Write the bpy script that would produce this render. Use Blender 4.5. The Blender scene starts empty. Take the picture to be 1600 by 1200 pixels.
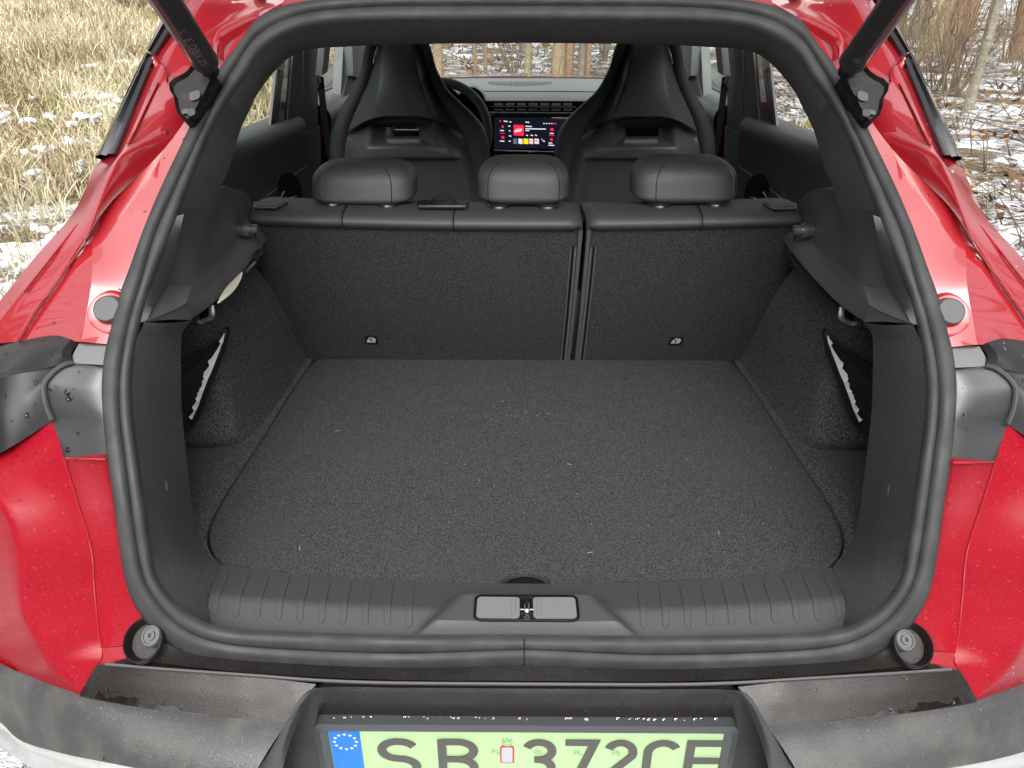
import bpy, math, random
import numpy as np
from mathutils import Vector, Matrix

R = math.radians
random.seed(7)
rng = np.random.default_rng(11)
scene = bpy.context.scene

# ------------------------------------------------------------------ camera
CAM = np.array((-0.013, -0.66, 1.45))
PITCH, YAW, FPX = R(28.07), R(0.43), 1200.0
cd = bpy.data.cameras.new('camera')
cd.sensor_width = 36.0
cd.lens = 36.0 * FPX / 1600.0
cd.clip_start, cd.clip_end = 0.02, 2000.0
cam = bpy.data.objects.new('camera', cd)
scene.collection.objects.link(cam)
cam.location = CAM
cam.rotation_euler = (R(90) - PITCH, 0, YAW)
scene.camera = cam

# ------------------------------------------------------------------ sky, sun, exposure
SUN_ELEV, SUN_AZ = R(46), R(180)     # overcast noon, brightest behind the photographer
world = bpy.data.worlds.new('World')
scene.world = world
world.use_nodes = True
nt = world.node_tree
nt.nodes.clear()
sky = nt.nodes.new('ShaderNodeTexSky')
sky.sky_type = 'NISHITA'
sky.sun_disc = False
sky.sun_elevation = SUN_ELEV
sky.sun_rotation = SUN_AZ
sky.air_density = 1.0
sky.dust_density = 6.0
sky.ozone_density = 1.0
hs = nt.nodes.new('ShaderNodeHueSaturation')
hs.inputs['Saturation'].default_value = 0.22     # cloud cover takes the blue out of the sky
bg = nt.nodes.new('ShaderNodeBackground')
bg.inputs['Strength'].default_value = 0.15
wo = nt.nodes.new('ShaderNodeOutputWorld')
nt.links.new(sky.outputs[0], hs.inputs['Color'])
nt.links.new(hs.outputs[0], bg.inputs['Color'])
nt.links.new(bg.outputs[0], wo.inputs['Surface'])
sl = bpy.data.lights.new('sun', 'SUN')
sl.energy = 0.6
sl.angle = R(90)
sl.color = (1.0, 0.985, 0.955)
sun = bpy.data.objects.new('sun', sl)
scene.collection.objects.link(sun)
sd = Vector((math.sin(SUN_AZ) * math.cos(SUN_ELEV), math.cos(SUN_AZ) * math.cos(SUN_ELEV), math.sin(SUN_ELEV)))
sun.rotation_euler = sd.to_track_quat('Z', 'Y').to_euler()
sun.location = (0, -5, 8)
scene.view_settings.view_transform = 'Standard'
scene.view_settings.look = 'None'
scene.view_settings.gamma = 1.0
scene.view_settings.exposure = 1.08
scene.cycles.max_bounces = 10
scene.cycles.diffuse_bounces = 5
scene.cycles.glossy_bounces = 4
scene.cycles.transparent_max_bounces = 16
scene.cycles.caustics_reflective = False
scene.cycles.caustics_refractive = False
scene.cycles.use_denoising = True

# ------------------------------------------------------------------ measuring helpers
_r = np.array((math.cos(YAW), math.sin(YAW), 0.0))
_f = np.array((-math.sin(YAW) * math.cos(PITCH), math.cos(YAW) * math.cos(PITCH), -math.sin(PITCH)))
_u = np.cross(_r, _f)

# side profile of the tailgate aperture (height -> how far forward the body edge lies)
_PZ = [0.40, 0.66, 0.70, 0.75, 0.80, 0.88, 0.95, 1.02, 1.10, 1.18, 1.25, 1.33, 1.38, 1.41, 1.46, 1.60]
_PY = [0.03, 0.03, 0.03, 0.035, 0.05, 0.09, 0.14, 0.195, 0.27, 0.345, 0.42, 0.495, 0.545, 0.575, 0.62, 0.74]
def prof(z):
    return float(np.interp(z, _PZ, _PY))

def U(px, py, x=None, y=None, z=None, off=None):
    """measured position: the sight line through a photo pixel met with a known plane or with the aperture profile"""
    d = _f + _r * ((px - 800.0) / FPX) + _u * ((600.0 - py) / FPX)
    if x is not None: t = (x - CAM[0]) / d[0]
    elif y is not None: t = (y - CAM[1]) / d[1]
    elif z is not None: t = (z - CAM[2]) / d[2]
    else:
        o = off or 0.0
        lo, hi = 0.3, 3.0
        for _ in range(50):
            t = 0.5 * (lo + hi)
            p = CAM + d * t
            if p[1] - prof(p[2]) - o > 0: hi = t
            else: lo = t
    return CAM + d * t

def PL(rows):
    return [U(a, b, y=c) for a, b, c in rows]

def mir(p):
    return np.array((-p[0], p[1], p[2]))

def catmull(pts, sub=6, closed=False):
    P = [np.asarray(p, float) for p in pts]
    n = len(P)
    if n < 3: return P
    out = []
    segs = n if closed else n - 1
    for i in range(segs):
        if closed:
            p0, p1, p2, p3 = P[(i - 1) % n], P[i], P[(i + 1) % n], P[(i + 2) % n]
        else:
            p1, p2 = P[i], P[i + 1]
            p0 = P[i - 1] if i else 2 * p1 - p2
            p3 = P[i + 2] if i + 2 < n else 2 * p2 - p1
        for k in range(sub):
            t = k / sub
            a, b = np.linalg.norm(p2 - p0) + 1e-9, np.linalg.norm(p3 - p1) + 1e-9
            L = np.linalg.norm(p2 - p1)
            m1, m2 = (p2 - p0) / a * L, (p3 - p1) / b * L
            t2, t3 = t * t, t * t * t
            out.append((2*t3 - 3*t2 + 1) * p1 + (t3 - 2*t2 + t) * m1 + (-2*t3 + 3*t2) * p2 + (t3 - t2) * m2)
    if not closed: out.append(P[-1])
    return out

def resample(pts, n, smooth=True):
    P = np.array(catmull(pts, 8) if smooth and len(pts) > 2 else pts, float)
    s = np.concatenate(([0], np.cumsum(np.linalg.norm(np.diff(P, axis=0), axis=1))))
    t = np.linspace(0, s[-1], n)
    return [np.array([np.interp(v, s, P[:, k]) for k in range(3)]) for v in t]

class MB:
    def __init__(self):
        self.v, self.f = [], []
    def add(self, verts, faces):
        o = len(self.v)
        self.v += [tuple(map(float, p)) for p in verts]
        self.f += [tuple(i + o for i in q) for q in faces]
        return self
    def grid(self, rows, cu=False, cv=False):
        n, m = len(rows), len(rows[0])
        vs = [p for r in rows for p in r]
        fs = []
        for i in range(n if cu else n - 1):
            for j in range(m if cv else m - 1):
                a, b = (i + 1) % n, (j + 1) % m
                fs.append((i*m + j, i*m + b, a*m + b, a*m + j))
        return self.add(vs, fs)
    def loft(self, polys, n=40, smooth=True, cross=1):
        rows = [resample(p, n, smooth) for p in polys]
        if cross > 1 and len(rows) > 2:
            cols = [catmull([r[i] for r in rows], cross) for i in range(n)]
            rows = [[cols[i][k] for i in range(n)] for k in range(len(cols[0]))]
        return self.grid(rows)
    def box(self, c, s, rot=None):
        c = np.asarray(c, float); h = np.asarray(s, float) / 2
        vs = []
        for dx in (-1, 1):
            for dy in (-1, 1):
                for dz in (-1, 1):
                    p = Vector((dx*h[0], dy*h[1], dz*h[2]))
                    if rot is not None: p = rot @ p
                    vs.append(c + np.array(p))
        return self.add(vs, [(0,1,3,2),(4,6,7,5),(0,4,5,1),(2,3,7,6),(0,2,6,4),(1,5,7,3)])
    def prism(self, poly, vec):
        n = len(poly)
        vec = np.asarray(vec, float)
        vs = [np.asarray(p, float) for p in poly]
        vs = vs + [p + vec for p in vs]
        fs = [tuple(range(n)), tuple(range(2*n - 1, n - 1, -1))]
        fs += [(i, n + i, n + (i + 1) % n, (i + 1) % n) for i in range(n)]
        return self.add(vs, fs)
    def tube(self, path, rad, k=10, caps=True, closed=False, flat=1.0, up=(0, 0, 1)):
        P = [np.asarray(p, float) for p in path]
        n = len(P)
        rows = []
        prev = None
        for i in range(n):
            if closed: t = P[(i + 1) % n] - P[i - 1]
            else: t = P[min(i + 1, n - 1)] - P[max(i - 1, 0)]
            t = t / (np.linalg.norm(t) + 1e-12)
            if prev is None:
                a = np.asarray(up, float)
                if abs(a @ t) > 0.95: a = np.array((1.0, 0, 0))
            else: a = prev
            b = a - t * (a @ t); b /= np.linalg.norm(b) + 1e-12
            prev = b
            c = np.cross(t, b)
            r = rad[i] if hasattr(rad, '__len__') else rad
            rows.append([P[i] + r * (b * math.cos(2*math.pi*j/k) * flat + c * math.sin(2*math.pi*j/k)) for j in range(k)])
        o = len(self.v)
        self.grid(rows, cu=closed, cv=True)
        if caps and not closed:
            self.f.append(tuple(o + j for j in range(k)))
            self.f.append(tuple(o + (n - 1)*k + j for j in range(k - 1, -1, -1)))
        return self
    def mirrored(self):
        m = MB(); m.v = [(-a, b, c) for a, b, c in self.v]; m.f = [tuple(reversed(q)) for q in self.f]
        return m
    def join(self, o):
        return self.add(o.v, o.f)
    def build(self, name, mat, parent=None, smooth=True, angle=35, label=None, kind=None, bevel=0.0, subsurf=0, mats=None, idx=None):
        me = bpy.data.meshes.new(name)
        me.from_pydata(self.v, [], self.f)
        me.validate(clean_customdata=False)
        for mt in (mats or [mat]): me.materials.append(mt)
        if idx is not None: me.polygons.foreach_set('material_index', idx)
        if smooth:
            me.polygons.foreach_set('use_smooth', [True] * len(me.polygons))
            if angle < 179: me.set_sharp_from_angle(angle=R(angle))
        me.update()
        o = bpy.data.objects.new(name, me)
        scene.collection.objects.link(o)
        if parent is not None: o.parent = parent
        if label: o['label'] = label
        if kind: o['kind'] = kind
        if bevel:
            b = o.modifiers.new('bevel', 'BEVEL'); b.width = bevel; b.segments = 3; b.limit_method = 'ANGLE'; b.angle_limit = R(30)
        if subsurf:
            s = o.modifiers.new('sub', 'SUBSURF'); s.levels = subsurf; s.render_levels = subsurf
        return o

def fast_mesh(name, verts, faces, mat, smooth=False, attr=None):
    """numpy mesh for masses; faces: (n, k) int array of equal-sized polygons"""
    me = bpy.data.meshes.new(name)
    nv, nf, k = len(verts), len(faces), faces.shape[1]
    me.vertices.add(nv); me.vertices.foreach_set('co', np.asarray(verts, np.float32).ravel())
    me.loops.add(nf * k); me.loops.foreach_set('vertex_index', np.asarray(faces, np.int32).ravel())
    me.polygons.add(nf)
    me.polygons.foreach_set('loop_start', np.arange(0, nf * k, k, dtype=np.int32))
    me.polygons.foreach_set('loop_total', np.full(nf, k, dtype=np.int32))
    if smooth: me.polygons.foreach_set('use_smooth', np.ones(nf, bool))
    if attr is not None:
        a = me.attributes.new('tint', 'FLOAT', 'POINT'); a.data.foreach_set('value', np.asarray(attr, np.float32))
    me.materials.append(mat)
    me.update(calc_edges=True)
    o = bpy.data.objects.new(name, me)
    scene.collection.objects.link(o)
    return o

def empty(name, loc=(0, 0, 0), parent=None):
    o = bpy.data.objects.new(name, None)
    o.empty_display_size = 0.1
    scene.collection.objects.link(o)
    o.location = loc
    if parent is not None: o.parent = parent
    return o

def tag(o, label=None, cat=None, group=None, kind=None):
    if label: o['label'] = label
    if cat: o['category'] = cat
    if group: o['group'] = group
    if kind: o['kind'] = kind
    return o

# ------------------------------------------------------------------ materials
def mat(name, col, rough=0.5, metal=0.0, spec=0.5, coat=0.0, coat_rough=0.03, bump=None, vary=None, emit=None, coords='Object'):
    """bump: list of (noise scale, distance m, detail); vary: list of (noise scale, colour b, lo, hi)"""
    m = bpy.data.materials.new(name); m.use_nodes = True
    n = m.node_tree; p = n.nodes['Principled BSDF']
    p.inputs['Base Color'].default_value = (*col, 1)
    p.inputs['Roughness'].default_value = rough
    p.inputs['Metallic'].default_value = metal
    p.inputs['Specular IOR Level'].default_value = spec
    p.inputs['Coat Weight'].default_value = coat
    p.inputs['Coat Roughness'].default_value = coat_rough
    tc = n.nodes.new('ShaderNodeTexCoord')
    last = None
    for (sc, cb, lo, hi) in (vary or []):
        t = n.nodes.new('ShaderNodeTexNoise'); t.inputs['Scale'].default_value = sc; t.inputs['Detail'].default_value = 3
        n.links.new(tc.outputs[coords], t.inputs['Vector'])
        mr = n.nodes.new('ShaderNodeMapRange'); mr.inputs[1].default_value = lo; mr.inputs[2].default_value = hi
        n.links.new(t.outputs['Fac'], mr.inputs[0])
        mx = n.nodes.new('ShaderNodeMix'); mx.data_type = 'RGBA'
        n.links.new(mr.outputs[0], mx.inputs[0])
        if last is None: mx.inputs[6].default_value = (*col, 1)
        else: n.links.new(last, mx.inputs[6])
        mx.inputs[7].default_value = (*cb, 1)
        last = mx.outputs[2]
    if last is not None: n.links.new(last, p.inputs['Base Color'])
    prev = None
    for (sc, dist, det) in (bump or []):
        t = n.nodes.new('ShaderNodeTexNoise'); t.inputs['Scale'].default_value = sc; t.inputs['Detail'].default_value = det
        n.links.new(tc.outputs[coords], t.inputs['Vector'])
        b = n.nodes.new('ShaderNodeBump'); b.inputs['Distance'].default_value = dist; b.inputs['Strength'].default_value = 1.0
        n.links.new(t.outputs['Fac'], b.inputs['Height'])
        if prev is not None: n.links.new(prev, b.inputs['Normal'])
        prev = b.outputs[0]
    if prev is not None: n.links.new(prev, p.inputs['Normal'])
    if emit:
        p.inputs['Emission Color'].default_value = (*emit[0], 1); p.inputs['Emission Strength'].default_value = emit[1]
    return m

def rough_vary(m, scale, a, b, lo=0.35, hi=0.65):
    n = m.node_tree; p = n.nodes['Principled BSDF']
    tc = n.nodes.new('ShaderNodeTexCoord'); t = n.nodes.new('ShaderNodeTexNoise')
    t.inputs['Scale'].default_value = scale; t.inputs['Detail'].default_value = 6
    n.links.new(tc.outputs['Object'], t.inputs['Vector'])
    mr = n.nodes.new('ShaderNodeMapRange'); mr.inputs[1].default_value = lo; mr.inputs[2].default_value = hi
    mr.inputs[3].default_value = a; mr.inputs[4].default_value = b
    n.links.new(t.outputs['Fac'], mr.inputs[0]); n.links.new(mr.outputs[0], p.inputs['Roughness'])
    return m

M = {}
M['carpet'] = mat('carpet', (0.014, 0.0143, 0.0147), 0.95, spec=0.2, bump=[(690.7, 0.0012, 2)], vary=[(690.7, (0.120, 0.1225, 0.1225), 0.40, 0.74), (5.37, (0.05, 0.051, 0.053), 0.52, 1.0)])
M['carpet_side'] = mat('carpet_side', (0.018, 0.018, 0.018), 0.95, spec=0.2, bump=[(580, 0.0014, 2)], vary=[(580, (0.175, 0.175, 0.171), 0.43, 0.75)])
M['side_grain'] = mat('side_grain', (0.062, 0.062, 0.061), 0.75, spec=0.3, bump=[(700, 0.0010, 2)], vary=[(640, (0.17, 0.17, 0.167), 0.42, 0.78)])
M['felt'] = mat('felt', (0.020, 0.0203, 0.022), 0.95, spec=0.2, bump=[(560, 0.0014, 2)], vary=[(640, (0.125, 0.127, 0.132), 0.44, 0.78)])
M['headliner'] = mat('headliner', (0.105, 0.100, 0.100), 0.95, spec=0.15, bump=[(700, 0.0008, 2)], vary=[(500, (0.19, 0.183, 0.183), 0.45, 0.7)])
M['plastic'] = mat('plastic', (0.085, 0.085, 0.083), 0.55, spec=0.4, bump=[(900, 0.0007, 2)])
M['sill_plastic'] = mat('sill_plastic', (0.066, 0.068, 0.068), 0.5, spec=0.45, bump=[(800, 0.0007, 2)])
M['rubber'] = rough_vary(mat('rubber', (0.030, 0.0315, 0.032), 0.5, spec=0.35, vary=[(30, (0.045, 0.047, 0.048), 0.4, 0.75)]), 18, 0.5, 0.7)
M['black'] = mat('black', (0.006, 0.006, 0.007), 0.4)
M['gloss_black'] = mat('gloss_black', (0.006, 0.006, 0.007), 0.12, coat=0.6)
M['red'] = mat('red', (0.30, 0.0025, 0.009), 0.42, spec=0.5, coat=1.0, coat_rough=0.04, vary=[(1100, (0.36, 0.005, 0.014), 0.5, 0.8)])
for _m in ('red',):
    M[_m].node_tree.nodes['Principled BSDF'].inputs['Coat IOR'].default_value = 1.85
M['red_dusty'] = mat('red_dusty', (0.255, 0.0022, 0.011), 0.5, spec=0.15, coat=0.24, coat_rough=0.12, bump=[(420, 0.0003, 2)], vary=[(1100, (0.31, 0.006, 0.013), 0.5, 0.8), (260, (0.36, 0.07, 0.06), 0.62, 0.9)])
M['grey_gloss'] = mat('grey_gloss', (0.045, 0.047, 0.048), 0.34, spec=0.5, coat=0.25, coat_rough=0.2, vary=[(14, (0.05, 0.047, 0.043), 0.45, 0.8)])
M['lamp_cover'] = mat('lamp_cover', (0.014, 0.014, 0.014), 0.45, spec=0.35, coat=0.06, coat_rough=0.1, vary=[(22, (0.03, 0.027, 0.024), 0.5, 0.8)])
M['bumper'] = rough_vary(mat('bumper', (0.048, 0.049, 0.049), 0.5, spec=0.5, bump=[(700, 0.0006, 2), (60, 0.0006, 4)], vary=[(18, (0.10, 0.098, 0.09), 0.45, 0.8), (300, (0.15, 0.145, 0.13), 0.6, 0.85)]), 9, 0.30, 0.62)
M['bumper_wet'] = rough_vary(mat('bumper_wet', (0.011, 0.0088, 0.0082), 0.35, spec=0.35, coat=0.12, coat_rough=0.08, bump=[(900, 0.0004, 2)], vary=[(600, (0.034, 0.030, 0.027), 0.5, 0.75)]), 22, 0.24, 0.5)
M['silver'] = mat('silver', (0.46, 0.48, 0.47), 0.35, metal=0.2, spec=0.5, coat=0.4, vary=[(30, (0.36, 0.34, 0.31), 0.55, 0.85)])
M['leather'] = mat('leather', (0.046, 0.048, 0.050), 0.52, spec=0.5, bump=[(1100, 0.0003, 2), (18, 0.0012, 2)])
M['seat_leather'] = mat('seat_leather', (0.12, 0.124, 0.124), 0.5, spec=0.4, bump=[(900, 0.0003, 2)])
M['shell'] = mat('shell', (0.17, 0.182, 0.182), 0.24, spec=0.5, bump=[(700, 0.0002, 2)])
M['door_plastic'] = mat('door_plastic', (0.125, 0.135, 0.13), 0.6, spec=0.4, bump=[(700, 0.0004, 2)])
M['dash'] = mat('dash', (0.17, 0.19, 0.18), 0.42, spec=0.5, bump=[(500, 0.0004, 2)])
M['chrome'] = mat('chrome', (0.75, 0.76, 0.77), 0.16, metal=1.0)
M['steel'] = mat('steel', (0.42, 0.42, 0.42), 0.32, metal=0.9, vary=[(60, (0.25, 0.24, 0.22), 0.45, 0.75)])
M['dark_metal'] = mat('dark_metal', (0.035, 0.034, 0.034), 0.3, metal=0.6, spec=0.5, coat=0.4)
M['strut'] = mat('strut', (0.028, 0.025, 0.026), 0.28, spec=0.5, coat=0.3, bump=[(300, 0.0002, 2)])
M['bracket'] = rough_vary(mat('bracket', (0.010, 0.009, 0.009), 0.3, spec=0.35, vary=[(60, (0.028, 0.022, 0.019), 0.5, 0.8)]), 40, 0.2, 0.5)
M['cover_grey'] = mat('cover_grey', (0.17, 0.18, 0.18), 0.45, spec=0.5, bump=[(800, 0.0002, 2)])
M['stop_grey'] = mat('stop_grey', (0.085, 0.092, 0.090), 0.6)
M['light_plastic'] = mat('light_plastic', (0.62, 0.62, 0.60), 0.55)
M['strap'] = mat('strap', (0.55, 0.52, 0.42), 0.8, bump=[(900, 0.0006, 2)])
M['belt'] = mat('belt', (0.006, 0.006, 0.006), 0.7)
M['pale_rail'] = mat('pale_rail', (0.16, 0.17, 0.17), 0.35)
M['sand'] = mat('sand', (0.36, 0.32, 0.26), 0.8)
M['white_print'] = mat('white_print', (0.75, 0.74, 0.68), 0.6)
M['grey_print'] = mat('grey_print', (0.24, 0.24, 0.24), 0.6)
M['plate'] = mat('plate', (0.36, 0.52, 0.27), 0.38, spec=0.5)
M['plate_dark'] = mat('plate_dark', (0.066, 0.064, 0.062), 0.5)
M['plate_blue'] = mat('plate_blue', (0.0, 0.15, 0.55), 0.38)
M['plate_frame'] = mat('plate_frame', (0.055, 0.058, 0.064), 0.4, spec=0.5)
M['plate_mark'] = mat('plate_mark', (0.30, 0.45, 0.25), 0.45)
M['sticker'] = mat('sticker', (0.42, 0.42, 0.45), 0.4, vary=[(700, (0.35, 0.36, 0.42), 0.5, 0.56)])
M['sticker_red'] = mat('sticker_red', (0.40, 0.015, 0.02), 0.4)
M['tyre'] = mat('tyre', (0.018, 0.018, 0.018), 0.8)

def glass(name, tint, refl=0.10):
    m = bpy.data.materials.new(name); m.use_nodes = True
    n = m.node_tree; n.nodes.clear()
    o = n.nodes.new('ShaderNodeOutputMaterial'); mx = n.nodes.new('ShaderNodeMixShader')
    tr = n.nodes.new('ShaderNodeBsdfTransparent'); tr.inputs[0].default_value = (*tint, 1)
    gl = n.nodes.new('ShaderNodeBsdfGlossy'); gl.inputs['Roughness'].default_value = 0.02
    lw = n.nodes.new('ShaderNodeLayerWeight'); lw.inputs[0].default_value = 0.5
    pw = n.nodes.new('ShaderNodeMath'); pw.operation = 'POWER'; pw.inputs[1].default_value = 5.0
    fr = n.nodes.new('ShaderNodeMath'); fr.operation = 'MULTIPLY_ADD'; fr.inputs[1].default_value = 0.9; fr.inputs[2].default_value = 0.05
    n.links.new(lw.outputs['Facing'], pw.inputs[0]); n.links.new(pw.outputs[0], fr.inputs[0])
    n.links.new(fr.outputs[0], mx.inputs[0]); n.links.new(tr.outputs[0], mx.inputs[1]); n.links.new(gl.outputs[0], mx.inputs[2])
    n.links.new(mx.outputs[0], o.inputs[0])
    return m
M['glass'] = glass('window_glass', (0.93, 0.96, 0.94))
M['water'] = mat('water_drop', (0.9, 0.9, 0.9), 0.03)
_p = M['water'].node_tree.nodes['Principled BSDF']
_p.inputs['Transmission Weight'].default_value = 1.0; _p.inputs['IOR'].default_value = 1.33

def screen_mat(name, col, s):
    return mat(name, tuple(c * 0.2 for c in col), 0.3, emit=(col, s))
# ================================================================== the car
car = empty('car')
tag(car, 'red car seen from behind, its tailgate raised over the empty grey boot', 'car')
WET = []          # (mesh builder, drops per m2, size) for rain drops

def both(mb, name, m, parent=car, **k):
    a = mb.build(name, m, parent, **k)
    b = mb.mirrored().build(name, m, parent, **k)
    return a, b

def soft(polys, n=40, w=0.006, cross=3):
    """loft with narrow rounded edges along the inner polylines"""
    rows = [resample(p, n) for p in polys]
    out = [rows[0]]
    for k in range(1, len(rows) - 1):
        pre, post = [], []
        for i in range(n):
            a, b, c = rows[k-1][i], rows[k][i], rows[k+1][i]
            da, dc = a - b, c - b
            la, lc = np.linalg.norm(da) + 1e-9, np.linalg.norm(dc) + 1e-9
            pre.append(b + da / la * min(w, la * .4)); post.append(b + dc / lc * min(w, lc * .4))
        mid = [rows[k][i] * .5 + (pre[i] + post[i]) * .25 for i in range(n)]
        out += [pre, mid, post]
    out.append(rows[-1])
    dense = [out[0]]
    for k in range(1, len(out)):
        gap = max(np.linalg.norm(out[k][i] - out[k-1][i]) for i in range(n))
        s = cross if gap > 0.03 else 1
        for j in range(1, s + 1):
            dense.append([out[k-1][i] * (1 - j/s) + out[k][i] * (j/s) for i in range(n)])
    mb = MB(); mb.grid(dense)
    return mb

# ---------------------------------------------------------------- tailgate aperture seal
OUT = [(820,-4),(700,-4),(600,-3),(510,0),(480,3),(440,12),(400,33),(375,68),(350,100),(320,150),(290,215),(250,300),(225,360),(205,415),(190,455),(175,510),(165,550),(160,595),(161,640),(168,715),(178,780),(187,850),(195,900),(207,937),(228,970),(258,1000),(293,1020),(340,1031),(400,1037),(500,1043),(600,1046),(700,1044),(780,1041),(822,1039)]
GRO = [(820,8),(700,8),(600,9),(500,16),(440,31),(400,56),(372,95),(340,148),(310,215),(270,300),(240,370),(220,440),(202,500),(190,560),(186,605),(187,650),(193,700),(203,780),(213,850),(223,900),(241,935),(270,970),(310,995),(350,1006),(400,1012),(500,1018),(600,1021),(660,1021),(760,1017),(822,1015)]
INN = [(820,26),(700,27),(600,28),(560,29),(500,33),(450,46),(405,75),(380,115),(355,150),(325,205),(290,290),(271,340),(254,385),(235,435),(219,488),(207,545),(201,590),(203,650),(209,700),(220,780),(230,850),(239,900),(256,930),(285,960),(320,981),(360,990),(400,993),(500,997),(600,1000),(700,1001),(822,1001)]
NS = 150
_cx, _cy = 822.0, 520.0
def by_angle(poly, n=NS):
    P = np.array(catmull([np.array((a, b, 0.0)) for a, b in poly], 8))[:, :2]
    ang = np.unwrap(np.arctan2(P[:, 1] - _cy, _cx - P[:, 0]))      # -pi/2 top .. pi/2 bottom
    rad = np.hypot(P[:, 0] - _cx, P[:, 1] - _cy)
    o = np.argsort(ang)
    t = np.linspace(-math.pi/2, math.pi/2, n)
    rr = np.interp(t, ang[o], rad[o])
    return [(_cx - r * math.cos(a), _cy + r * math.sin(a)) for a, r in zip(t, rr)]
pO, pG, pI = by_angle(OUT), by_angle(GRO), by_angle(INN)
sO = [U(a, b) for a, b in pO]; sG = [U(a, b) for a, b in pG]; sI = [U(a, b) for a, b in pI]
for L in (sO, sG, sI):
    L[0][0] = L[-1][0] = 0.0
def pn(z):
    dz = 0.02
    s = (prof(z + dz) - prof(z - dz)) / (2 * dz)
    v = np.array((0, -1.0, s)); return v / np.linalg.norm(v)
rows = []
for o, g, i in zip(sO, sG, sI):
    n = pn(g[2]); a, b = g - o, i - g
    q = [o - .022*n, o - .002*n, o + a*.06 + .0038*n, o + a*.28 + .0058*n, o + a*.66 + .0060*n, o + a*.92 + .0035*n,
         g - .006*n, g + b*.10 + .0014*n, g + b*.32 + .0030*n, g + b*.66 + .0030*n, g + b*.90 + .0006*n, i - .003*n, i - .009*n]
    rows.append(q)
full = rows + [[mir(p) for p in r] for r in reversed(rows[1:-1])]
mb = MB(); mb.grid(full, cu=True)
seal = mb.build('tailgate_seal', M['rubber'], car, angle=70)
# glued joint of the seal at the sill
mb = MB(); c = rows[-1]
mb.tube([p + np.array((-.003, -.0008, .0008)) for p in c[1:12]], .0007, 5)
mb.build('seal_joint', M['black'], seal)

# ---------------------------------------------------------------- painted flanges outside the seal (left, then mirrored)
def by_py(tab, n=70):
    """smooth picture-measured line, evenly spaced in picture height"""
    P = np.array(catmull([np.array((b, a, c)) for a, b, c in tab], 8))
    t = np.linspace(P[0, 0], P[-1, 0], n)
    return [U(float(np.interp(v, P[:, 0], P[:, 1])), v, y=float(np.interp(v, P[:, 0], P[:, 2]))) for v in t]
T1 = [(475,-12,0.665),(430,10,0.645),(400,28,0.6285),(362,46,0.6002),(343,66,0.5716),(338,105,0.5244),(318,140,0.488),(285,195,0.446),(250,240,0.414),(190,300,0.373),(165,330,0.353),(150,360,0.333),(145,380,0.318),(143,440,0.27),(135,490,0.244),(127,534,0.212)]
T2a = [(335,-16,.625),(305,15,.60),(272,72,.522),(247,125,.466),(198,228,.380),(176,262,.36),(155,318,.334),(135,370,.31),(92,435,.294),(57,485,.280),(25,534,.262)]
T2b = [(312,-22,.64),(275,35,.595),(255,70,.540),(238,95,.515),(180,243,.402),(160,270,.386),(142,310,.362),(125,345,.345),(80,400,.325),(35,455,.308),(-25,538,.288)]
T2c = [(304,-26,.67),(268,30,.625),(250,65,.58),(232,92,.555),(160,248,.445),(148,262,.428),(130,303,.405),(112,337,.382),(62,393,.355),(0,470,.333),(-60,545,.312)]
NP = 90
L1, L2a, L2b, L2c = by_py(T1, NP), by_py(T2a, NP), by_py(T2b, NP), by_py(T2c, NP)
_po = np.array([(b, a) for a, b in pO]); _pg = np.array([(b, a) for a, b in pG])
def seal_px(v):
    ko = _po[:, 1] < 700; kg = _pg[:, 1] < 700
    o_ = _po[ko]; g_ = _pg[kg]
    return .4*float(np.interp(v, o_[:, 0], o_[:, 1])) + .6*float(np.interp(v, g_[:, 0], g_[:, 1]))
flange_in = []
for v in np.linspace(-2, 536, NP):
    q = U(seal_px(v), v); flange_in.append(q - .010*pn(q[2]))
mb = MB()
mb.grid([[a*(1-t) + b*t for a, b in zip(flange_in, L1)] for t in np.linspace(0, 1, 7)])
both(mb, 'aperture_flange', M['red'], label='glossy red flange around the boot opening, pale with sky reflection')
WET.append((mb, 500, .0030))
foot = [a*.94 + b*.06 + np.array((0, .010, -.002)) for a, b in zip(L1, L2a)]
mb = soft([L1, L2a, L2b, L2c], n=NP, w=.005)
both(mb, 'rear_pillar_panel', M['red'])
WET.append((mb, 300, .0024))
# shoulder of the wing rolling over to the car's side
sh = L2c
r1 = [p + np.array((-.008, .02, -.004)) for p in sh]
r2 = [p + np.array((-.030, .07, -.020)) for p in sh]
r3 = [p + np.array((-.050, .15, -.070)) for p in sh]
r4 = [p + np.array((-.060, .28, -.14)) for p in sh]
mb = MB(); mb.loft([sh, r1, r2, r3, r4], n=70, cross=3)
both(mb, 'wing_shoulder', M['red'])
Q = [np.array(p) for p in ((-.62, 1.0, 1.41), (-.66, 1.0, 1.32), (-.70, 1.0, 1.22), (-.75, 1.0, 1.11), (-.80, 1.0, 1.04), (-.85, .95, .98), (-.87, .80, .92))]
mb = MB(); mb.loft([r4, [a*.5 + b*.5 + np.array((-.015, 0, .01)) for a, b in zip(resample(r4, 40), resample(Q, 40))], Q], n=40, cross=3)
both(mb, 'quarter_panel', M['red'])

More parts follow.
